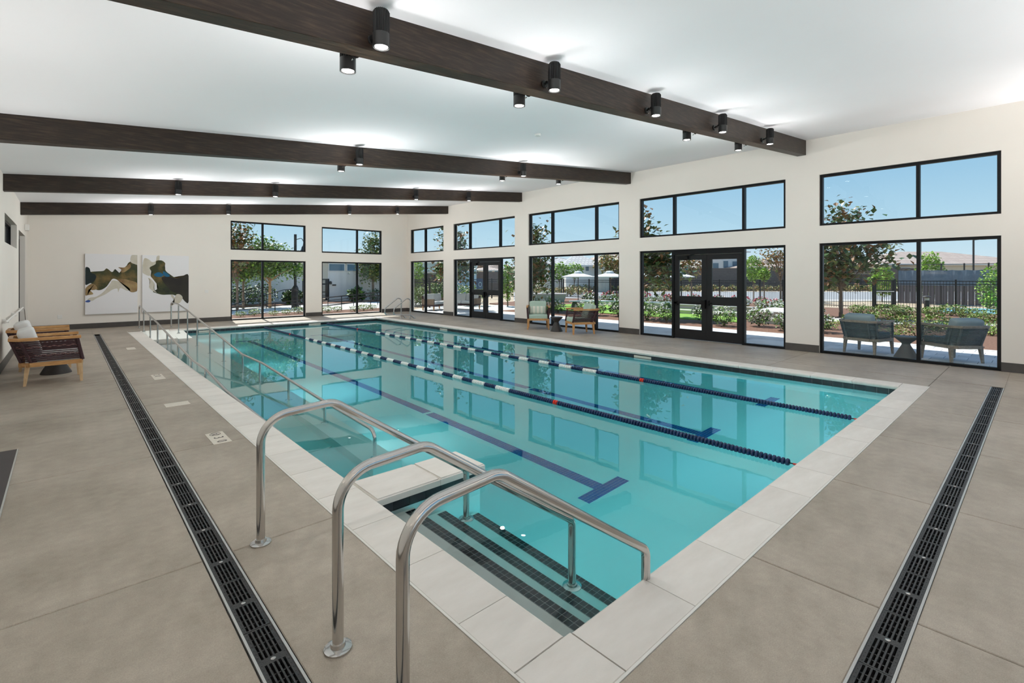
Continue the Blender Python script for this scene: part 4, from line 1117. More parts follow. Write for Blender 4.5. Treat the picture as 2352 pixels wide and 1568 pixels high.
def tree(name, label, base, trunk_h, trunk_r, crown, size, mats, n, cat='tree', bark='bark', group=None, limbs=6, cluster=0, seed=1, lean=(0, 0), hollow=.35):
    """crown: list of ellipsoids (dx,dy,z,rx,ry,rz)"""
    rnd = random.Random(seed)
    t = thing(name, label, cat, (base[0], base[1], 0), 0, group)
    topz = max(c[2] for c in crown)
    mb = MB(); mb.tube([(0, 0, -.05), (lean[0]*.3, lean[1]*.3, trunk_h*.5), (lean[0]*.6, lean[1]*.6, trunk_h), (lean[0], lean[1], topz)], [trunk_r*1.15, trunk_r, trunk_r*.85, trunk_r*.3], 8)
    mb.build('trunk', M[bark], t, smooth=60)
    mb = MB()
    for k in range(limbs):
        c = crown[k % len(crown)]; th = rnd.uniform(0, 2*PI); z0 = trunk_h*rnd.uniform(.8, 1.1)
        e_ = (c[0]+c[3]*.7*math.cos(th), c[1]+c[4]*.7*math.sin(th), c[2]+rnd.uniform(-.3, .6)*c[5])
        mb.tube([(lean[0]*.6, lean[1]*.6, z0), ((e_[0]+lean[0])*.45, (e_[1]+lean[1])*.45, (z0+e_[2])/2+.05), e_], [trunk_r*.5, trunk_r*.35, trunk_r*.12], 5)
    mb.build('branches', M[bark], t, smooth=60)
    mb = MB(); tot = sum(c[3]*c[4]*c[5] for c in crown)
    for c in crown:
        nn = int(n*c[3]*c[4]*c[5]/tot)
        leaves(mb, *c[:6], nn, size, len(mats), rnd, hollow, cluster=int(cluster*nn/n) if cluster else 0)
    o = mb.build('foliage', [M[m] for m in mats], t, fix=False); o['kind'] = 'stuff'
    return t
# magnolias
MG = ['mag1', 'mag1', 'mag2', 'mag3']
tree('magnolia_tree', 'open magnolia with rust-backed leaves behind the patio chairs', (24.0, 5.8), 1.2, .07,
     [(0, 0, 2.2, 1.2, 1.2, .7), (.5, -1.1, 2.7, .8, .8, .6), (-.2, .5, 2.9, .9, .9, .7), (.2, -.2, 3.8, .8, .8, .75), (0, .6, 1.8, .8, .8, .45)], .22, MG, 2600, limbs=12, cluster=170, seed=3)
x, y = at(1470, 20.5)
tree('magnolia_tree', 'magnolia with drooping branches by the pillar beside the nearer double doors', (x, y), 1.3, .06,
     [(.3, -.5, 2.2, .8, .8, .7), (0, 0, 3.3, .5, .5, .9), (.5, -.9, 1.8, .5, .5, .4)], .22, MG, 1900, limbs=9, cluster=120, seed=5)
x, y = at(1222, 25)
tree('magnolia_tree', 'dense dark magnolia at the edge of the middle bay', (x, y), 1.0, .07,
     [(0, 0, 2.0, .95, .95, .9), (0, 0, 3.4, .55, .55, 1.1)], .20, MG, 2600, limbs=8, cluster=200, seed=6)
x, y = at(1038, 25.5)
tree('magnolia_tree', 'magnolia beyond the pillar between the two far bays', (x, y), 1.3, .06,
     [(.1, -.1, 2.1, .9, .9, .55), (0, 0, 3.3, .5, .5, .9)], .20, MG, 1900, limbs=8, cluster=140, seed=8)
tree('magnolia_tree', 'full magnolia in front of the garden wall at the far corner', (16.1, 32.2), 1.5, .09,
     [(0, 0, 2.6, 1.05, 1.05, 1.0), (.1, 0, 4.0, .5, .5, .8)], .20, ['mag3', 'leafg1', 'mag1', 'leafo'], 3000, limbs=8, cluster=220, seed=9)
x, y = at(545, 25)
tree('magnolia_tree', 'tall rusty magnolia beyond the end wall next to the paintings', (x, y), 1.4, .06,
     [(-.1, 0, 3.6, .75, .75, .8), (-.3, 0, 2.4, .7, .7, .7)], .17, ['mag1', 'mag2', 'mag2', 'mag3'], 1900, limbs=8, cluster=140, seed=10)
tree('shade_tree', 'spreading green tree with an orange trunk before the garden wall', (8.3, 28.8), 1.5, .075,
     [(0, 0, 2.4, 1.6, 1.4, .75), (-.3, 0, 3.0, 1.2, 1.1, .6), (1.1, -.8, 2.2, .7, .7, .45), (-1.2, 0, 2.2, .9, .9, .6)], .15, ['leafg1', 'leafg2', 'leafg1', 'leafl1'], 7500, bark='bark_orange', limbs=9, cluster=300, seed=11)
tree('shade_tree', 'slim young green tree left of the orange trunk, before the garden wall', (7.0, 28.9), 1.5, .06,
     [(-.1, 0, 2.15, .95, .95, .75)], .14, ['leafg2', 'leafl1', 'leafg1'], 2400, limbs=6, cluster=110, seed=12)
x, y = at(1588, 36)
tree('magnolia_tree', 'far thin magnolia seen through the double doors before the block wall', (x, y), 1.7, .06, [(0, 0, 2.6, .85, .85, .8)], .20, ['mag3', 'mag2', 'ochre'], 650, limbs=7, cluster=80, seed=13)
x, y = at(1793, 34.7)
tree('magnolia_tree', 'far brown-leaved magnolia before the tan roof', (x, y), 1.5, .06, [(0, 0, 2.8, 1.0, 1.0, .95), (-.6, .6, 3.2, .6, .6, .4)], .20, ['mag2', 'mag3', 'ochre'], 700, limbs=10, cluster=90, seed=14)
x, y = at(1402, 38)
tree('magnolia_tree', 'far autumn-coloured tree above the second white umbrella', (x, y), 1.8, .07, [(0, 0, 2.7, 1.1, 1.1, .8)], .20, ['ochre', 'mag3', 'leafo'], 800, limbs=8, cluster=90, seed=15)
def gtree(px, f, zc_, r, rz_, h, lab, mats=('leafl1', 'leafl2', 'leafg2'), n=700, seed=1, size=.15, name='young_tree', cat='tree'):
    x, y = at(px, f); return tree(name, lab, (x, y), h, .04, [(0, 0, zc_, r, r, rz_)], size, list(mats), n, limbs=5, seed=seed, cat=cat)
gtree(1731, 36, 2.3, .72, 1.0, .9, 'bright lime tree before the block wall beyond the double doors', seed=20, n=1100)
gtree(1755, 34, 1.8, .40, .45, 1.2, 'small round lime tree beside the taller lime tree', seed=21, n=500)
gtree(2026, 34, 1.35, .80, 1.1, .3, 'lime green tree behind the metal gate', seed=22, n=1400)
gtree(2136, 31, 1.75, .82, 1.55, .4, 'tall bushy lime green tree in front of the windscreen fence', ('leafl1', 'leafg2', 'leafl2'), seed=23, n=2000)
gtree(2300, 25.5, 1.05, 1.0, 1.35, .3, 'large leafy lime green bush at the edge of the nearest bay', ('leafl1', 'leafg2', 'leafl2', 'leafg1'), seed=24, n=2400, size=.13)
gtree(1285, 50, 2.2, .8, .95, 1.0, 'slender pale green tree before the white house', ('leafg2', 'leafl1'), seed=25, n=500, size=.22)
gtree(1319, 50, 2.3, 1.0, .8, 1.2, 'round pale green tree beside the slender one', ('leafg2', 'leafl1'), seed=26, n=600, size=.22)
gtree(1166, 28, 1.4, .5, 1.1, .4, 'young green tree by the pool fence in the fourth bay', ('leafg2', 'leafl1'), seed=27, n=800)
gtree(1024, 33.5, 2.1, .7, .9, .8, 'pale green tree before the pale blue house', ('leafg2', 'leafl2'), seed=28, n=500, size=.2)
gtree(957, 34, 1.9, .55, 1.0, .6, 'thin green tree at the far corner bay', ('leafg2', 'leafl2'), seed=29, n=500, size=.18)
# rose bushes
def bush_proto(name, label, cat, r, h, mats, n, size, petals=None, np_=0, ps=.05, loc=(0, 0, 0), group=None, seed=2):
    rnd = random.Random(seed)
    t = thing(name, label, cat, loc, 0, group)
    mb = MB()
    for k in range(6):
        a = k*PI/3+.3; mb.tube([(0, 0, -.02), (r*.3*math.cos(a), r*.3*math.sin(a), h*.4), (r*.6*math.cos(a), r*.6*math.sin(a), h*.75)], [.012, .009, .004], 4)
    mb.build('stems', M['bark'], t)
    mb = MB(); leaves(mb, 0, 0, h*.52, r, r, h*.5, n, size, len(mats), rnd, .35)
    o = mb.build('foliage', [M[m] for m in mats], t, fix=False); o['kind'] = 'stuff'
    if petals:
        mb = MB()
        for _ in range(np_):
            th, u = rnd.uniform(0, 2*PI), rnd.uniform(.0, 1); q = math.sqrt(1-u*u)
            p = Vector((r*q*math.cos(th), r*q*math.sin(th), h*(.52+.52*u)))
            for _k in range(7):
                d = Vector((rnd.gauss(0, 1), rnd.gauss(0, 1), rnd.gauss(.3, 1))).normalized(); a, b = frame_of(d)
                mb.add([p, p+d*ps*.6+a*ps*.5, p+d*ps, p+d*ps*.6-a*ps*.5], [(0, 1, 2), (0, 2, 3)])
        o = mb.build('blossoms', [M[petals]], t, fix=False); o['kind'] = 'stuff'
    return t
ORD = ['first', 'second', 'third', 'fourth', 'fifth', 'sixth', 'seventh', 'eighth', 'ninth', 'tenth', 'eleventh', 'twelfth', 'thirteenth', 'fourteenth', 'fifteenth',
       'sixteenth', 'seventeenth', 'eighteenth', 'nineteenth', 'twentieth']+['twenty-'+w for w in ('first', 'second', 'third', 'fourth', 'fifth', 'sixth', 'seventh', 'eighth', 'ninth')]+['thirtieth']
def scatter(proto, spots, label0, group, seed=1, sc0=.85, sc1=1.2, first=True):
    rnd = random.Random(seed)
    def bearing(p): return -(p[0]*XD[0]+p[1]*YD[0])/(p[0]*XD[1]+p[1]*YD[1])
    order = sorted(range(len(spots)), key=lambda i: bearing(spots[i])); rank = {i: k for k, i in enumerate(order)}
    for i, (x, y) in enumerate(spots):
        s = rnd.uniform(sc0, sc1); rz0 = rnd.uniform(0, 6.28)
        label = '%s, %s from the right' % (label0, ORD[min(rank[i], 29)])
        if i == 0 and first:
            proto.location = (x, y, 0); proto.rotation_euler = (0, 0, rz0); proto.scale = (s, s, s); proto['label'] = label; proto['group'] = group
        else: dup(proto, (x, y, 0), rz0, label, group, s)
LG = ['leafg1', 'leafd', 'leafg2']
pw = bush_proto('rose_bush', 'x', 'rose bush', .42, .62, LG, 520, .07, 'petal_w', 34, .06, seed=31)
rr = random.Random(40)
spots = [(16.8+rr.uniform(-.15, .7), 4.6+k*.98+rr.uniform(-.15, .15)) for k in range(14)]
scatter(pw, spots, 'white flowering rose bush in the row along the patio curb', 'white rose bushes along the patio curb', 41)
pw2 = bush_proto('rose_bush', 'x', 'rose bush', .5, .5, LG, 300, .09, 'petal_w', 30, .075, seed=32)
spots = [(25.3+rr.uniform(-.2, 1.0), 8.6+k*.95) for k in range(13)]+[(22.4+rr.uniform(0, 1.3), 6.6+k*.33) for k in range(5)]
scatter(pw2, spots, 'white flowering rose bush behind the turf court', 'white rose bushes behind the turf', 42)
pp = bush_proto('rose_bush', 'x', 'rose bush', .5, .6, LG, 280, .10, 'petal_p', 30, .09, seed=33)
spots = [(27.3+rr.uniform(-.4, .8), 9.4+k*1.0) for k in range(13)]
scatter(pp, spots, 'pink flowering rose bush along the black fence', 'pink rose bushes along the fence', 43)
lo = bush_proto('low_shrub', 'x', 'shrub', .45, .42, ['leafo', 'leafg1', 'leafg2'], 380, .07, seed=34)
spots = [(25.0+rr.uniform(-.1, 3.8), -1.2+k*.36) for k in range(20)]+[(20.2+rr.uniform(0, 1.5), -.6+k*.75) for k in range(8)]
scatter(lo, spots, 'low olive-green shrub in the mulch bed by the path', 'low shrubs in the mulch bed', 44)
ly = bush_proto('low_shrub', 'x', 'shrub', .32, .28, ['leafl1', 'leafg2', 'leafo'], 260, .055, seed=35)
spots = [(17.3+rr.uniform(0, 3.0), -.2+k*.62) for k in range(9)]
scatter(ly, spots, 'small yellow-green ground shrub close to the patio curb', 'small yellow-green shrubs', 45)
lg = bush_proto('low_shrub', 'grey-green spreading shrub behind the patio side table', 'shrub', .55, .55, ['mag3', 'leafg1', 'leafo'], 420, .06, seed=36, loc=(17.2, 2.35, 0))
oc = bush_proto('ochre_shrub', 'x', 'shrub', .75, .7, ['ochre', 'leafo', 'mag3'], 200, .18, seed=37)
spots = [at(px, 56.0+rr.uniform(-.4, .4)) for px in range(1320, 2080, 26)]
scatter(oc, spots, 'ochre shrub in the row before the block wall', 'ochre shrubs before the block wall', 46)
spots = [at(px, 41+(px*7 % 11)) for px in range(1225, 1345, 13)]
scatter(oc, spots, 'ochre shrub on the slope before the white house', 'shrubs on the far slope', 47, first=False)
hb = bush_proto('hedge_bush', 'x', 'shrub', .85, 1.15, ['leafd', 'leafg1', 'leafd'], 700, .11, seed=38)
scatter(hb, [(6.6, 30.6), (7.6, 30.9), (8.5, 31.2)], 'large dark green bush behind the slim tree', 'dark bushes before the garden wall', 48, .9, 1.1)
hb2 = bush_proto('agave', 'dark spiky shrub beside the lamp post', 'shrub', .6, .85, ['leafd', 'leafg1'], 300, .28, seed=39, loc=(10.3, 31.2, 0))
hb3 = dup(hb2, (14.6, 31.6, 0), 1.0, 'dark spiky shrub at the foot of the garden wall near the full magnolia')
hb4 = dup(hb, (15.9, 31.3, 0), 2.0, 'dark bush under the full magnolia', 'dark bush under the magnolia', .75)
os_ = bush_proto('olive_shrub', 'x', 'shrub', .8, 1.15, ['leafo', 'leafg2', 'leafg1'], 420, .13, seed=50)
scatter(os_, [at(px, 29+rr.uniform(-1, 1)) for px in (940, 955, 972, 990, 1008, 1066, 1090)], 'olive and green shrub behind the corner fence', 'shrubs behind the corner fence', 51)
scatter(lo, [(4.9+k*.62, 22.9+(k % 3)*.3) for k in range(14)], 'low shrub in the strip outside the end wall', 'low shrubs outside the end wall', 49, .5, .8, first=False)

# ------------------------------------------------------------------ umbrellas, benches, planters, lamps
def umbrella(px, f, lab, r=1.12):
    x, y = at(px, f); t = thing('patio_umbrella', lab, 'umbrella', (x, y, 0), 0, None)
    mb = MB(); n = 8; vs = [(0, 0, 2.0)]
    for k in range(n): a = 2*PI*k/n; vs.append((r*math.cos(a), r*math.sin(a), 1.70))
    for k in range(n): a = 2*PI*k/n; vs.append((r*.99*math.cos(a), r*.99*math.sin(a), 1.64))
    mb.add(vs, [(0, 1+k, 1+(k+1) % n) for k in range(n)]+[(1+k, 9+k, 9+(k+1) % n, 1+(k+1) % n) for k in range(n)]); mb.build('canopy', M['umb'], t, fix=False)
    MB().lathe([(.30, 1.97), (.22, 2.05), (.0001, 2.09)], 8).build('vent_cap', M['umb'], t)
    MB().tube([(0, 0, .05), (0, 0, 2.08)], .025, 8).build('pole', M['fence'], t)
    MB().lathe([(.28, 0), (.28, .05), (.05, .09)], 16).build('base', M['table_grey'], t)
    for k in range(n):
        a = 2*PI*k/n; MB().bar((0, 0, 1.95), (r*.97*math.cos(a), r*.97*math.sin(a), 1.67), .02, .02).build('rib', M['fence'], t)
umbrella(1328, 33.5, 'white umbrella farther left of the pair behind the sage chairs')
umbrella(1400, 32.5, 'white umbrella next to the pillar behind the sage chairs')
umbrella(1482, 33, 'white umbrella hidden partly by the drooping magnolia')
umbrella(1556, 32, 'white umbrella seen through the nearer double doors')
def bench(px0, px1, f, lab):
    a, b = at(px0, f), at(px1, f); t = thing('garden_table', lab, 'table', ((a[0]+b[0])/2, (a[1]+b[1])/2, 0), math.atan2(b[1]-a[1], b[0]-a[0])); L_ = math.dist(a, b)/2
    mb = MB(); mb.box(-L_, L_, -.25, .25, .42, .46); mb.build('table_top', M['cushion_blue'], t)
    for s in (-.8, .8):
        MB().taper((s*L_, 0, 0), .42, (s*L_, 0, .42), .18).build('leg', M['table_grey'], t)
bench(1308, 1425, 25, 'long low blue-grey table before the turf court in the middle bay')
bench(1470, 1540, 24, 'low blue-grey table left of the nearer double doors')
x, y = at(1255, 33)
t = thing('planter', 'long pale green planter filled with white roses', 'planter', (x, y, 0), -.74)
mb = MB(); mb.hexa([(-1.15,-.35,0),(1.15,-.35,0),(1.15,.35,0),(-1.15,.35,0),(-1.3,-.5,.52),(1.3,-.5,.52),(1.3,.5,.52),(-1.3,.5,.52)]); mb.build('body', mat('planter_green', (.42, .56, .46), .7), t)
mb = MB(); mb.box(-1.33, 1.33, -.53, .53, .5, .57); mb.build('rim', M['curb'], t)
dup(pw2, (x, y, .35), 0, 'white rose bush growing in the pale green planter', 'planter roses', .8)
# outdoor sofas on the far terrace
def sofa(px, f, rz_, lab):
    x, y = at(px, f); t = thing('outdoor_sofa', lab, 'sofa', (x, y, 0), rz_)
    mb = MB(); mb.box(-.8, .8, -.36, .36, .22, .30); mb.box(-.8, .8, .30, .36, .30, .72); mb.build('frame', M['rope_brown'], t)
    for sx_ in (-1, 1):
        MB().box(sx_*.77-.04, sx_*.77+.04, -.36, .36, .30, .58).build('arm', M['bark'], t)
        for sy_ in (-1, 1): MB().taper((sx_*.74, sy_*.32, 0), .04, (sx_*.74, sy_*.32, .22), .06).build('leg', M['teak'], t)
    for k in (-.36, .36):
        finish(soft_box(.70, .62, .14, .04), 'seat_cushion', M['cushion_white'], t, (k, -.02, .37))
        finish(soft_box(.70, .14, .40, .04), 'back_cushion', M['cushion_white'], t, (k, .24, .62), (-.15, 0, 0))
sofa(1003, 25.0, .4, 'brown outdoor sofa with pale cushions on the far terrace, by the corner')
sofa(1066, 25.5, -1.2, 'brown outdoor sofa with pale cushions beyond the far double doors')
# bollard light
t = thing('bollard_light', 'short black bollard light beside the tall lime tree', 'bollard', (28.5, 3.6, 0))
MB().lathe([(.10, 0), (.10, .62), (.08, .64)], 16).build('post', M['table_black'], t, smooth=40)
MB().lathe([(.085, .64), (.085, .80)], 16).build('lens', M['trim_white'], t, smooth=40)
MB().lathe([(.16, .76), (.16, .79), (.10, .84), (.0001, .86)], 16).build('cap', M['table_black'], t, smooth=40)
x, y = at(2236, 55)
t = thing('street_light', 'tall black street light with a flat arm above the tan roof', 'street light', (x, y, 0))
MB().tube([(0, 0, 0), (0, 0, 6.0)], .09, 8).build('pole', M['fence'], t)
mb = MB(); mb.bar((0, 0, 5.8), (.75, -.7, 5.92), .08, .06); mb.box(.55, 1.25, -.95, -.55, 5.88, 5.96); mb.build('lamp_head', M['fence'], t)
t = thing('lamp_post', 'black lamp post with a hanging bell lantern outside the end wall', 'lamp post', (9.45, 28.2, 0))
MB().lathe([(.21, 0), (.21, .1), (.17, .12), (.17, 1.05), (.10, 1.2)], 8).build('base', M['fence'], t)
MB().tube([(0, 0, 1.1), (0, 0, 4.05)], .075, 8).build('pole', M['fence'], t)
mb = MB(); mb.tube(fillet([(0, 0, 3.75), (.28, -.2, 3.85), (.38, -.3, 3.55)], .12, 5), .02, 6); mb.build('arm', M['fence'], t)
MB().lathe([(.02, 3.6), (.06, 3.56), (.08, 3.42), (.14, 3.34), (.17, 3.2), (.24, 3.1), (.24, 3.06)], 16, (.38, -.3, 0)).build('lantern', M['fence'], t, smooth=50)

# ------------------------------------------------------------------ fences
def fence(pts, h, label, zb0=.05, pitch=.115, gate=None):
    t = thing('metal_fence', label, 'fence', (pts[0][0], pts[0][1], 0)); ox, oy = pts[0]
    pk = MB(); post_me = MB().box(-.035, .035, -.035, .035, 0, h+.06).mesh('fence_post', M['fence'])
    for i in range(len(pts)-1):
        (x0, y0), (x1, y1) = pts[i], pts[i+1]; L_ = math.dist(pts[i], pts[i+1]); ux, uy = (x1-x0)/L_, (y1-y0)/L_
        for zz in (zb0+.1, h-.17, h-.02):
            mb = MB(); mb.bar((x0-ox, y0-oy, zz), (x1-ox, y1-oy, zz), .03, .035); mb.build('fence_rail', M['fence'], t)
        n = max(1, round(L_/2.4))
        for k in range(n+(1 if i == len(pts)-2 else 0)): put('fence_post', post_me, t, (x0-ox+ux*L_*k/n, y0-oy+uy*L_*k/n, 0))
        for k in range(1, int(L_/pitch)):
            px_, py_ = x0-ox+ux*k*pitch, y0-oy+uy*k*pitch; q = .008
            pk.add([(px_-q, py_-q, zb0), (px_+q, py_-q, zb0), (px_, py_+q, zb0), (px_-q, py_-q, h), (px_+q, py_-q, h), (px_, py_+q, h)], [(0, 1, 4, 3), (1, 2, 5, 4), (2, 0, 3, 5)])
    o = pk.build('pickets', M['fence'], t, fix=False); o['kind'] = 'stuff'
fence([(31.0, 5.15), (31.0, -4)], 1.5, 'black metal fence beyond the patio chairs, right of the gate')
fence([(30.4, 5.95), (31.0, 9.0), (33.5, 12.6), (30.4, 19.2), (28.8, 25.5)], 1.45, 'black metal fence running behind the rose beds')
fence([(28.8, 25.7), (22.5, 31), (17.8, 29.5), (16.8, 24.4)], 1.5, 'black metal fence beyond the fourth bay')
fence([(16.6, 24.2), (14.8, 22.9), (13.1, 21.9)], 1.55, 'black metal fence next to the far corner of the building')
t = thing('fence_gate', 'black metal gate with a silver bar in the fence beyond the patio', 'gate', (30.7, 5.55, 0), math.atan2(-.8, .6)+0)
hw = .48
for s in (-1, 1):
    MB().box(s*hw-.045, s*hw+.045, -.045, .045, 0, 1.58).build('gate_post', M['fence'], t)
mb = MB(); mb.box(-hw, hw, -.03, .03, .08, .30); mb.box(-hw, hw, -.03, .03, .90, 1.02); mb.box(-hw, hw, -.03, .03, 1.46, 1.52); mb.box(-hw+.04, -hw+.13, -.03, .03, .08, 1.5); mb.box(hw-.13, hw-.04, -.03, .03, .08, 1.5)
mb.build('gate_frame', M['fence'], t)
mb = MB()
for k in range(7): mb.box(-hw+.19+k*.1, -hw+.205+k*.1, -.01, .01, .3, 1.48)
mb.build('pickets', M['fence'], t)
MB().box(-hw+.1, hw-.05, -.07, -.035, .93, .97).build('silver_bar', M['steel_thin'], t)
# tall court fence with windscreen
a, b = at(2064, 31.5), at(2330, 27.5)
t = thing('court_fence', 'tall court fence with a blue-grey windscreen before the tan roof', 'fence', (*a, 0)); L_ = math.dist(a, b); t.rotation_euler = (0, 0, math.atan2(b[1]-a[1], b[0]-a[0]))
for k in range(6): MB().tube([(k*L_/5, 0, 0), (k*L_/5, 0, 2.5)], .04, 8).build('fence_post', M['fence'], t)
for z in (2.45,): MB().tube([(0, 0, z), (L_, 0, z-(.0))], .02, 6).build('fence_rail', M['fence'], t)
mb = MB(); n = 40; vs = []; fs = []
for k in range(n+1):
    sg = .03*abs(math.sin(k*PI/5)); vs += [(k*L_/n, -.06+.03*math.sin(k*1.3), 1.15), (k*L_/n, -.06+.03*math.sin(k*1.7), 2.10-sg)]
for k in range(n): fs.append((2*k, 2*k+2, 2*k+3, 2*k+1))
mb.add(vs, fs); o = mb.build('windscreen', M['screen'], t); md = o.modifiers.new('thick', 'SOLIDIFY'); md.thickness = .01
mb = MB()
for k in range(int(L_/.3)): mb.box(k*.3, k*.3+.28, -.03, .02, 0, 1.16)
o = mb.build('lower_boards', mat('court_board', (.13, .115, .125), .8), t)
# block wall
def long_wall(a, b, h, label, m, th=.25):
    t = thing('block_wall', label, 'wall', (*a, 0)); L_ = math.dist(a, b); t.rotation_euler = (0, 0, math.atan2(b[1]-a[1], b[0]-a[0]))
    mb = MB(); mb.box(0, L_, -th/2, th/2, 0, h-.12); mb.build('masonry', m, t)
    mb = MB(); mb.box(-.03, L_+.03, -th/2-.03, th/2+.03, h-.12, h); mb.build('wall_cap', m, t)
    n = max(1, int(L_/6))
    for k in range(n+1):
        mb = MB(); mb.box(k*L_/n-.25, k*L_/n+.25, -th/2-.08, th/2+.08, 0, h+.05); mb.build('pier', m, t)
long_wall(at(2110, 58), at(1335, 58), 2.7, 'long dark brown block wall beyond the road', M['block'])
long_wall(at(1185, 62), at(1095, 62), 2.3, 'far brown block wall seen through the far double doors', M['block'])
long_wall(at(1013, 36), at(935, 38), 1.95, 'brown block wall in front of the pale blue house', M['block'])

# ------------------------------------------------------------------ houses
def house(px0, px1, f, ytop_wall, ridge_y, depth, walls, roof, label, wins=(), hip=.35, f1=None, gable=False, overh=.5):
    a, b = at(px0, f), at(px1, f1 or f); t = thing('house', label, 'house', (*a, 0), math.atan2(b[1]-a[1], b[0]-a[0])); L_ = math.dist(a, b)
    zw, zr = zat(ytop_wall, f), zat(ridge_y, f)
    mb = MB(); mb.box(0, L_, 0, depth, 0, zw); mb.build('walls', M[walls], t)
    o_ = overh
    if gable:     # ridge runs away from the viewer
        mb = MB(); mb.add([(-o_, -o_, zw-.1), (L_+o_, -o_, zw-.1), (L_/2, -o_, zr), (-o_, depth, zw-.1), (L_+o_, depth, zw-.1), (L_/2, depth, zr)], [(0, 2, 5, 3), (2, 1, 4, 5), (0, 3, 4, 1)])
        mb.build('roof', M[roof], t)
        mb = MB(); mb.add([(0, -.02, zw-.1), (L_, -.02, zw-.1), (L_/2, -.02, zr-.25), (0, .2, zw-.1), (L_, .2, zw-.1), (L_/2, .2, zr-.25)], [(0, 1, 2), (3, 5, 4), (0, 2, 5, 3), (2, 1, 4, 5)]); mb.build('gable', M[walls], t)
    else:
        i0 = depth*hip
        mb = MB(); mb.add([(-o_, -o_, zw), (L_+o_, -o_, zw), (L_+o_, depth+o_, zw), (-o_, depth+o_, zw), (i0, depth/2, zr), (L_-i0, depth/2, zr), (-o_, -o_, zw-.12), (L_+o_, -o_, zw-.12), (L_+o_, depth+o_, zw-.12), (-o_, depth+o_, zw-.12)],
               [(0, 1, 5, 4), (1, 2, 5), (2, 3, 4, 5), (3, 0, 4), (0, 6, 7, 1), (1, 7, 8, 2), (2, 8, 9, 3), (3, 9, 6, 0), (6, 9, 8, 7)]); mb.build('roof', M[roof], t)
        mb = MB(); mb.box(-o_-.03, L_+o_+.03, -o_-.06, -o_, zw-.16, zw+.03); mb.build('gutter', M['trim_white'], t)
    for (wx0, wy0, wx1, wy1) in wins:
        u0, u1 = (wx0-px0)/(px1-px0)*L_, (wx1-px0)/(px1-px0)*L_; z1, z0 = zat(wy0, f), zat(wy1, f)
        mb = MB(); mb.box(u0-.08, u1+.08, -.06, .02, z0-.08, z1+.08); w_ = mb.build('window_frame', M['trim_white'], t)
        mb = MB(); mb.box(u0, u1, -.075, -.06, z0, z1); mb.build('pane', M['far_glass'], w_)
    return t
house(2025, 2420, 60, 606, 571, 14, 'stucco_cream', 'roof_tan', 'single storey house with a broad tan hip roof beyond the court', [(2070, 615, 2090, 628)], hip=.55)
house(1840, 2000, 66, 612, 586, 12, 'stucco_cream', 'roof_tan', 'single storey house with a tan roof seen behind the magnolia', [(1950, 616, 1965, 628)], hip=.5)
house(1612, 1712, 72, 578, 560, 12, 'stucco_white', 'roof_tan', 'white two storey house seen through the nearer double doors', [(1637, 604, 1650, 616), (1661, 599, 1672, 615), (1682, 600, 1694, 615)], hip=.4)
house(1716, 1830, 66, 613, 592, 12, 'stucco_cream', 'roof_tan', 'house with a low brown-tan roof right of the nearer double doors', (), hip=.45)
house(1445, 1545, 64, 590, 570, 12, 'stucco_white', 'roof_tan', 'white house behind the drooping magnolia', [(1500, 600, 1512, 612)], hip=.4)
house(1240, 1345, 60, 607, 588, 10, 'stucco_white', 'roof_grey', 'white house with grey roof at the left of the middle bay', [(1262, 612, 1270, 622)], hip=.3)
house(1300, 1378, 56, 609, 583, 9, 'stucco_white', 'roof_grey', 'pale grey roofed house behind the first umbrella', [(1345, 612, 1352, 622)], hip=.15)
house(1374, 1400, 54, 606, 585, 9, 'stucco_cream', 'roof_tan', 'cream gabled house front next to the grey roof', [(1380, 608, 1384, 618), (1390, 606, 1394, 618), (1385, 594, 1388, 599)], gable=True, overh=.25)
house(1402, 1450, 62, 596, 580, 9, 'stucco_cream', 'roof_tan', 'cream house behind the autumn-coloured tree', (), hip=.3)
house(1085, 1150, 80, 620, 605, 14, 'stucco_cream', 'roof_tan', 'distant tan roofed house seen through the far double doors', [(1122, 622, 1130, 626), (1136, 622, 1144, 626)], hip=.3)
house(1152, 1215, 86, 622, 610, 14, 'stucco_cream', 'roof_tan', 'most distant tan roofed house beside the far double doors', (), hip=.3)
house(930, 1075, 42, 600, 585, 10, 'stucco_blue', 'roof_grey', 'pale blue two storey house close to the far corner', [(949, 617, 955, 623), (959, 616, 965, 623)], hip=.3)
# beyond the end wall: garden wall, gate, cream building
ground('bed_2', [(-8, 21.45), (12.62, 21.45), (12.62, 24.6), (-8, 24.6)], -.02, M['mulch'], 'mulch strip outside the end wall', 'mulch')
ground('path_4', [(-8, 21.45), (12.62, 21.45), (12.62, 22.2), (-8, 22.2)], -.005, M['curb'], 'concrete strip at the foot of the end wall', 'curb')
ground('path_5', [(-8, 24.6), (20, 24.6), (22, 31), (-8, 29.5)], -.01, M['curb'], 'bright concrete walk outside the end wall', 'walk')
ground('bed_3', [(-8, 29.5), (16, 30.6), (22, 33), (-8, 33)], .02, M['mulch'], 'mulch bed at the foot of the garden wall', 'mulch')
def gwall(x0, x1, lab):
    t = thing('garden_wall', lab, 'wall', (x0, 33, 0)); mb = MB(); mb.box(0, x1-x0, 0, .25, 0, 2.05); mb.build('wall_body', M['stucco_white'], t)
    mb = MB(); mb.box(-.02, x1-x0+.02, -.04, .29, 2.05, 2.11); mb.build('wall_cap', M['curb'], t)
gwall(-2, 11.5, 'tall white garden wall behind the orange-trunked tree'); gwall(13.3, 24, 'tall white garden wall with a small black sign')
t = thing('metal_gate', 'black slatted gate between the two garden walls', 'gate', (12.4, 33.1, 0))
for s in (-1, 1): MB().box(s*.86-.05, s*.86+.05, -.05, .05, 0, 1.55).build('gate_post', M['fence'], t)
mb = MB()
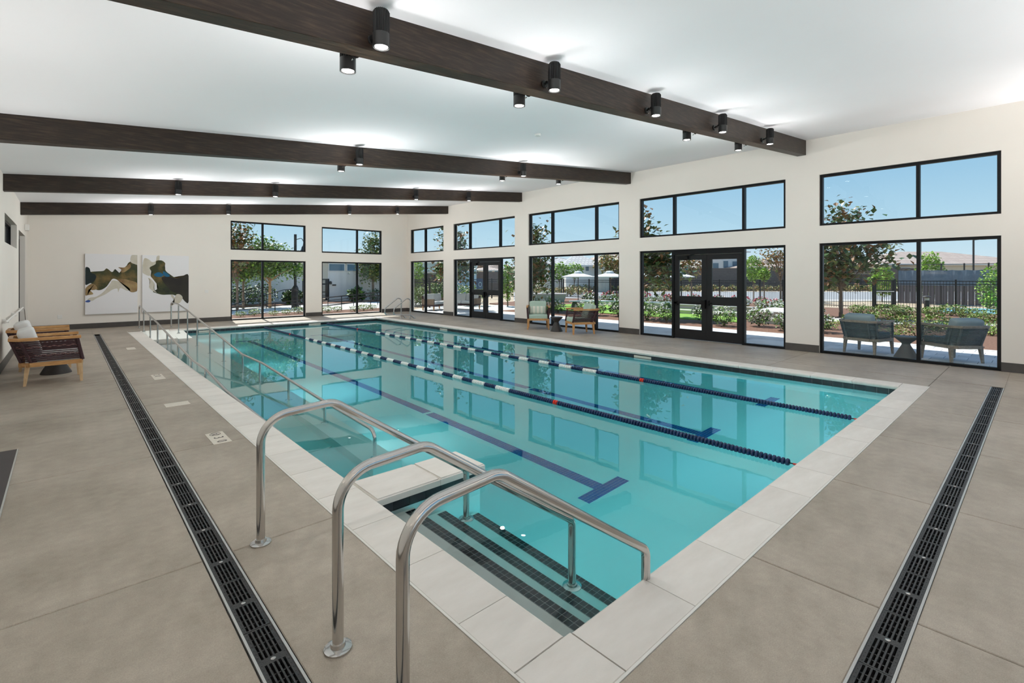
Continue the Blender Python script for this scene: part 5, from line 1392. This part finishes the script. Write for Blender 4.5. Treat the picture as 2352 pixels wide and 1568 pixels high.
for s in (-1, 1):
    for z in (.08, .62, 1.15, 1.47): mb.box(min(s*.02, s*.82), max(s*.02, s*.82), -.02, .02, z, z+.08)
    mb.box(min(s*.02, s*.12), max(s*.02, s*.12), -.02, .02, .08, 1.5); mb.box(min(s*.66, s*.82), max(s*.66, s*.82), -.02, .02, .08, 1.5)
mb.build('gate_frame', M['fence'], t)
for s in (-1, 1):
    for k in range(14): 
        mb = MB(); z = .18+k*.095; mb.box(min(s*.1, s*.68), max(s*.1, s*.68), -.01, .01, z, z+.03); mb.build('slat', M['fence'], t)
t = thing('wall_sign', 'small black sign on the garden wall beside the gate', 'sign', (13.62, 32.98, 1.12)); MB().box(-.13, .13, -.02, .02, -.05, .05).build('plate', M['fence'], t)
t = thing('wall_lamp', 'small black wall lamp beside the gate', 'lamp', (13.35, 32.95, 1.27)); MB().box(-.06, .06, -.12, .04, -.09, .09).build('shade', M['fence'], t); MB().box(-.03, .03, -.06, .05, -.02, .12).build('bracket', M['fence'], t)
t = thing('apartment_building', 'cream building with blue windows above the garden wall', 'building', (9.6, 44, 0))
MB().box(0, 16, 0, 10, 0, 3.55).build('walls', M['stucco_cream'], t)
MB().box(-.5, 16.5, -.6, 10, 3.55, 3.95).build('roof', M['roof_tan'], t)
for (u, z, w, h) in ((3.6, 1.9, .3, 1.0), (8.1, 1.9, 1.4, .95), (9.8, 1.9, 1.2, .95), (11.6, 2.0, .3, .8), (1.0, 1.9, 1.3, .6)):
    w_ = MB().box(u-.08, u+w+.08, -.06, .02, z-.08, z+h+.08).build('window_frame', M['trim_white'], t); MB().box(u, u+w, -.08, -.06, z, z+h).build('pane', M['far_glass'], w_)
t = thing('apartment_building', 'pale building with blue windows behind the lamp post', 'building', (-4, 42, 0))
MB().box(0, 13, 0, 10, 0, 3.3).build('walls', M['stucco_white'], t); MB().hexa([(-.5,-.5,3.3),(13.5,-.5,3.3),(13.5,10,3.3),(-.5,10,3.3),(3,4,4.6),(10,4,4.6),(10,6,4.6),(3,6,4.6)]).build('roof', M['roof_tan'], t)
for u in (7.5, 9.2, 11.2):
    w_ = MB().box(u-.08, u+1.28, -.06, .02, 1.82, 2.78).build('window_frame', M['trim_white'], t); MB().box(u, u+1.2, -.08, -.06, 1.9, 2.7).build('pane', M['far_glass'], w_)
# outdoor ramp railings
def railing(pts, heights, label, y, name='outdoor_railing'):
    t = thing(name, label, 'railing', (pts[0][0], y, 0)); x0 = pts[0][0]
    for dz in (0, -.16, -.42):
        MB().tube([(x-x0, 0, z+dz) for x, z in pts], .018, 6).build('rail', M['fence'], t)
    (xa, za), (xb, zb2) = pts[0], pts[-1]; n = max(1, round((xb-xa)/1.6))
    for k in range(n+1):
        u = k/n; x = xa+(xb-xa)*u; z = za+(zb2-za)*u; MB().tube([(x-x0, 0, -.05), (x-x0, 0, z)], .02, 6).build('post', M['fence'], t)
railing([(4.0, .26), (13.5, .95)], 0, 'low black ramp railing just outside the end wall', 24.1)
railing([(9.4, .42), (18.5, 1.0)], 0, 'second black ramp railing farther from the end wall', 27.3)
t = thing('stair_railing', 'curved black stair handrail before the orange-trunked tree', 'handrail', (5.5, 26.2, 0))
MB().tube(fillet([(-.6, 0, .05), (1.2, 0, .6), (2.7, 0, 1.02), (3.5, 0, 1.06), (3.5, 0, .2)], .3, 6), .02, 6).build('rail', M['fence'], t)
MB().tube([(3.1, 0, -.05), (3.1, 0, 1.05)], .018, 6).build('post', M['fence'], t)
t = thing('stair_railing', 'curved black stair handrail farther back by the dark bushes', 'handrail', (5.3, 28.0, 0))
MB().tube(fillet([(-.6, 0, .3), (1.0, 0, .8), (2.0, 0, 1.12), (2.7, 0, 1.12)], .3, 6), .02, 6).build('rail', M['fence'], t)
MB().tube([(2.6, 0, -.05), (2.6, 0, 1.12)], .018, 6).build('post', M['fence'], t)

# uplights added on unseen walls to fill the ceiling with light
def uplight(loc, rz_, lab, w=1.0):
    t = thing('fill_uplight', lab, 'added light', loc, rz_, None)     # local +x points into the room
    mb = MB(); mb.extr([(0, -.09), (.03, -.09), (.13, .0), (.13, .06), (.122, .06), (.122, .02), (0, .02)], lambda a, z, q: (a, q, z), -.35, .35); mb.build('housing', M['white_plastic'], t)
    mb = MB(); mb.box(.015, .12, -.33, .33, .021, .025); mb.build('lens', M['lens'], t)
    l = bpy.data.lights.new('uplight_fill', 'AREA'); l.shape = 'RECTANGLE'; l.size = .62; l.size_y = .1; l.energy = UP_W*w; l.color = (1, .985, .97)
    lo_ = bpy.data.objects.new('uplight_fill', l); C.objects.link(lo_); lo_.parent = t; lo_.visible_glossy = False; lo_.location = (.06, 0, .055)
    lo_.rotation_euler = Vector((-.75, 0, -1)).to_track_quat('Z', 'X').to_euler()
for i, y in enumerate((0.5, 3.0, 5.5, 8.0)):
    uplight((XL, y, 1.75), 0, 'added white fill uplight on the low wall, %s from the viewer' % ordn[i], .36)
for i, x in enumerate((-.3, 3.25, 6.75, 10.9)):
    uplight((x, YF, 2.6), PI/2, 'added white fill uplight on the wall behind the viewer, %s from the low wall' % ordn[i], 1.9)
uplight((XR, -1.2, 3.0), PI, 'added white fill uplight on the tall wall beside the viewer', 1.6)
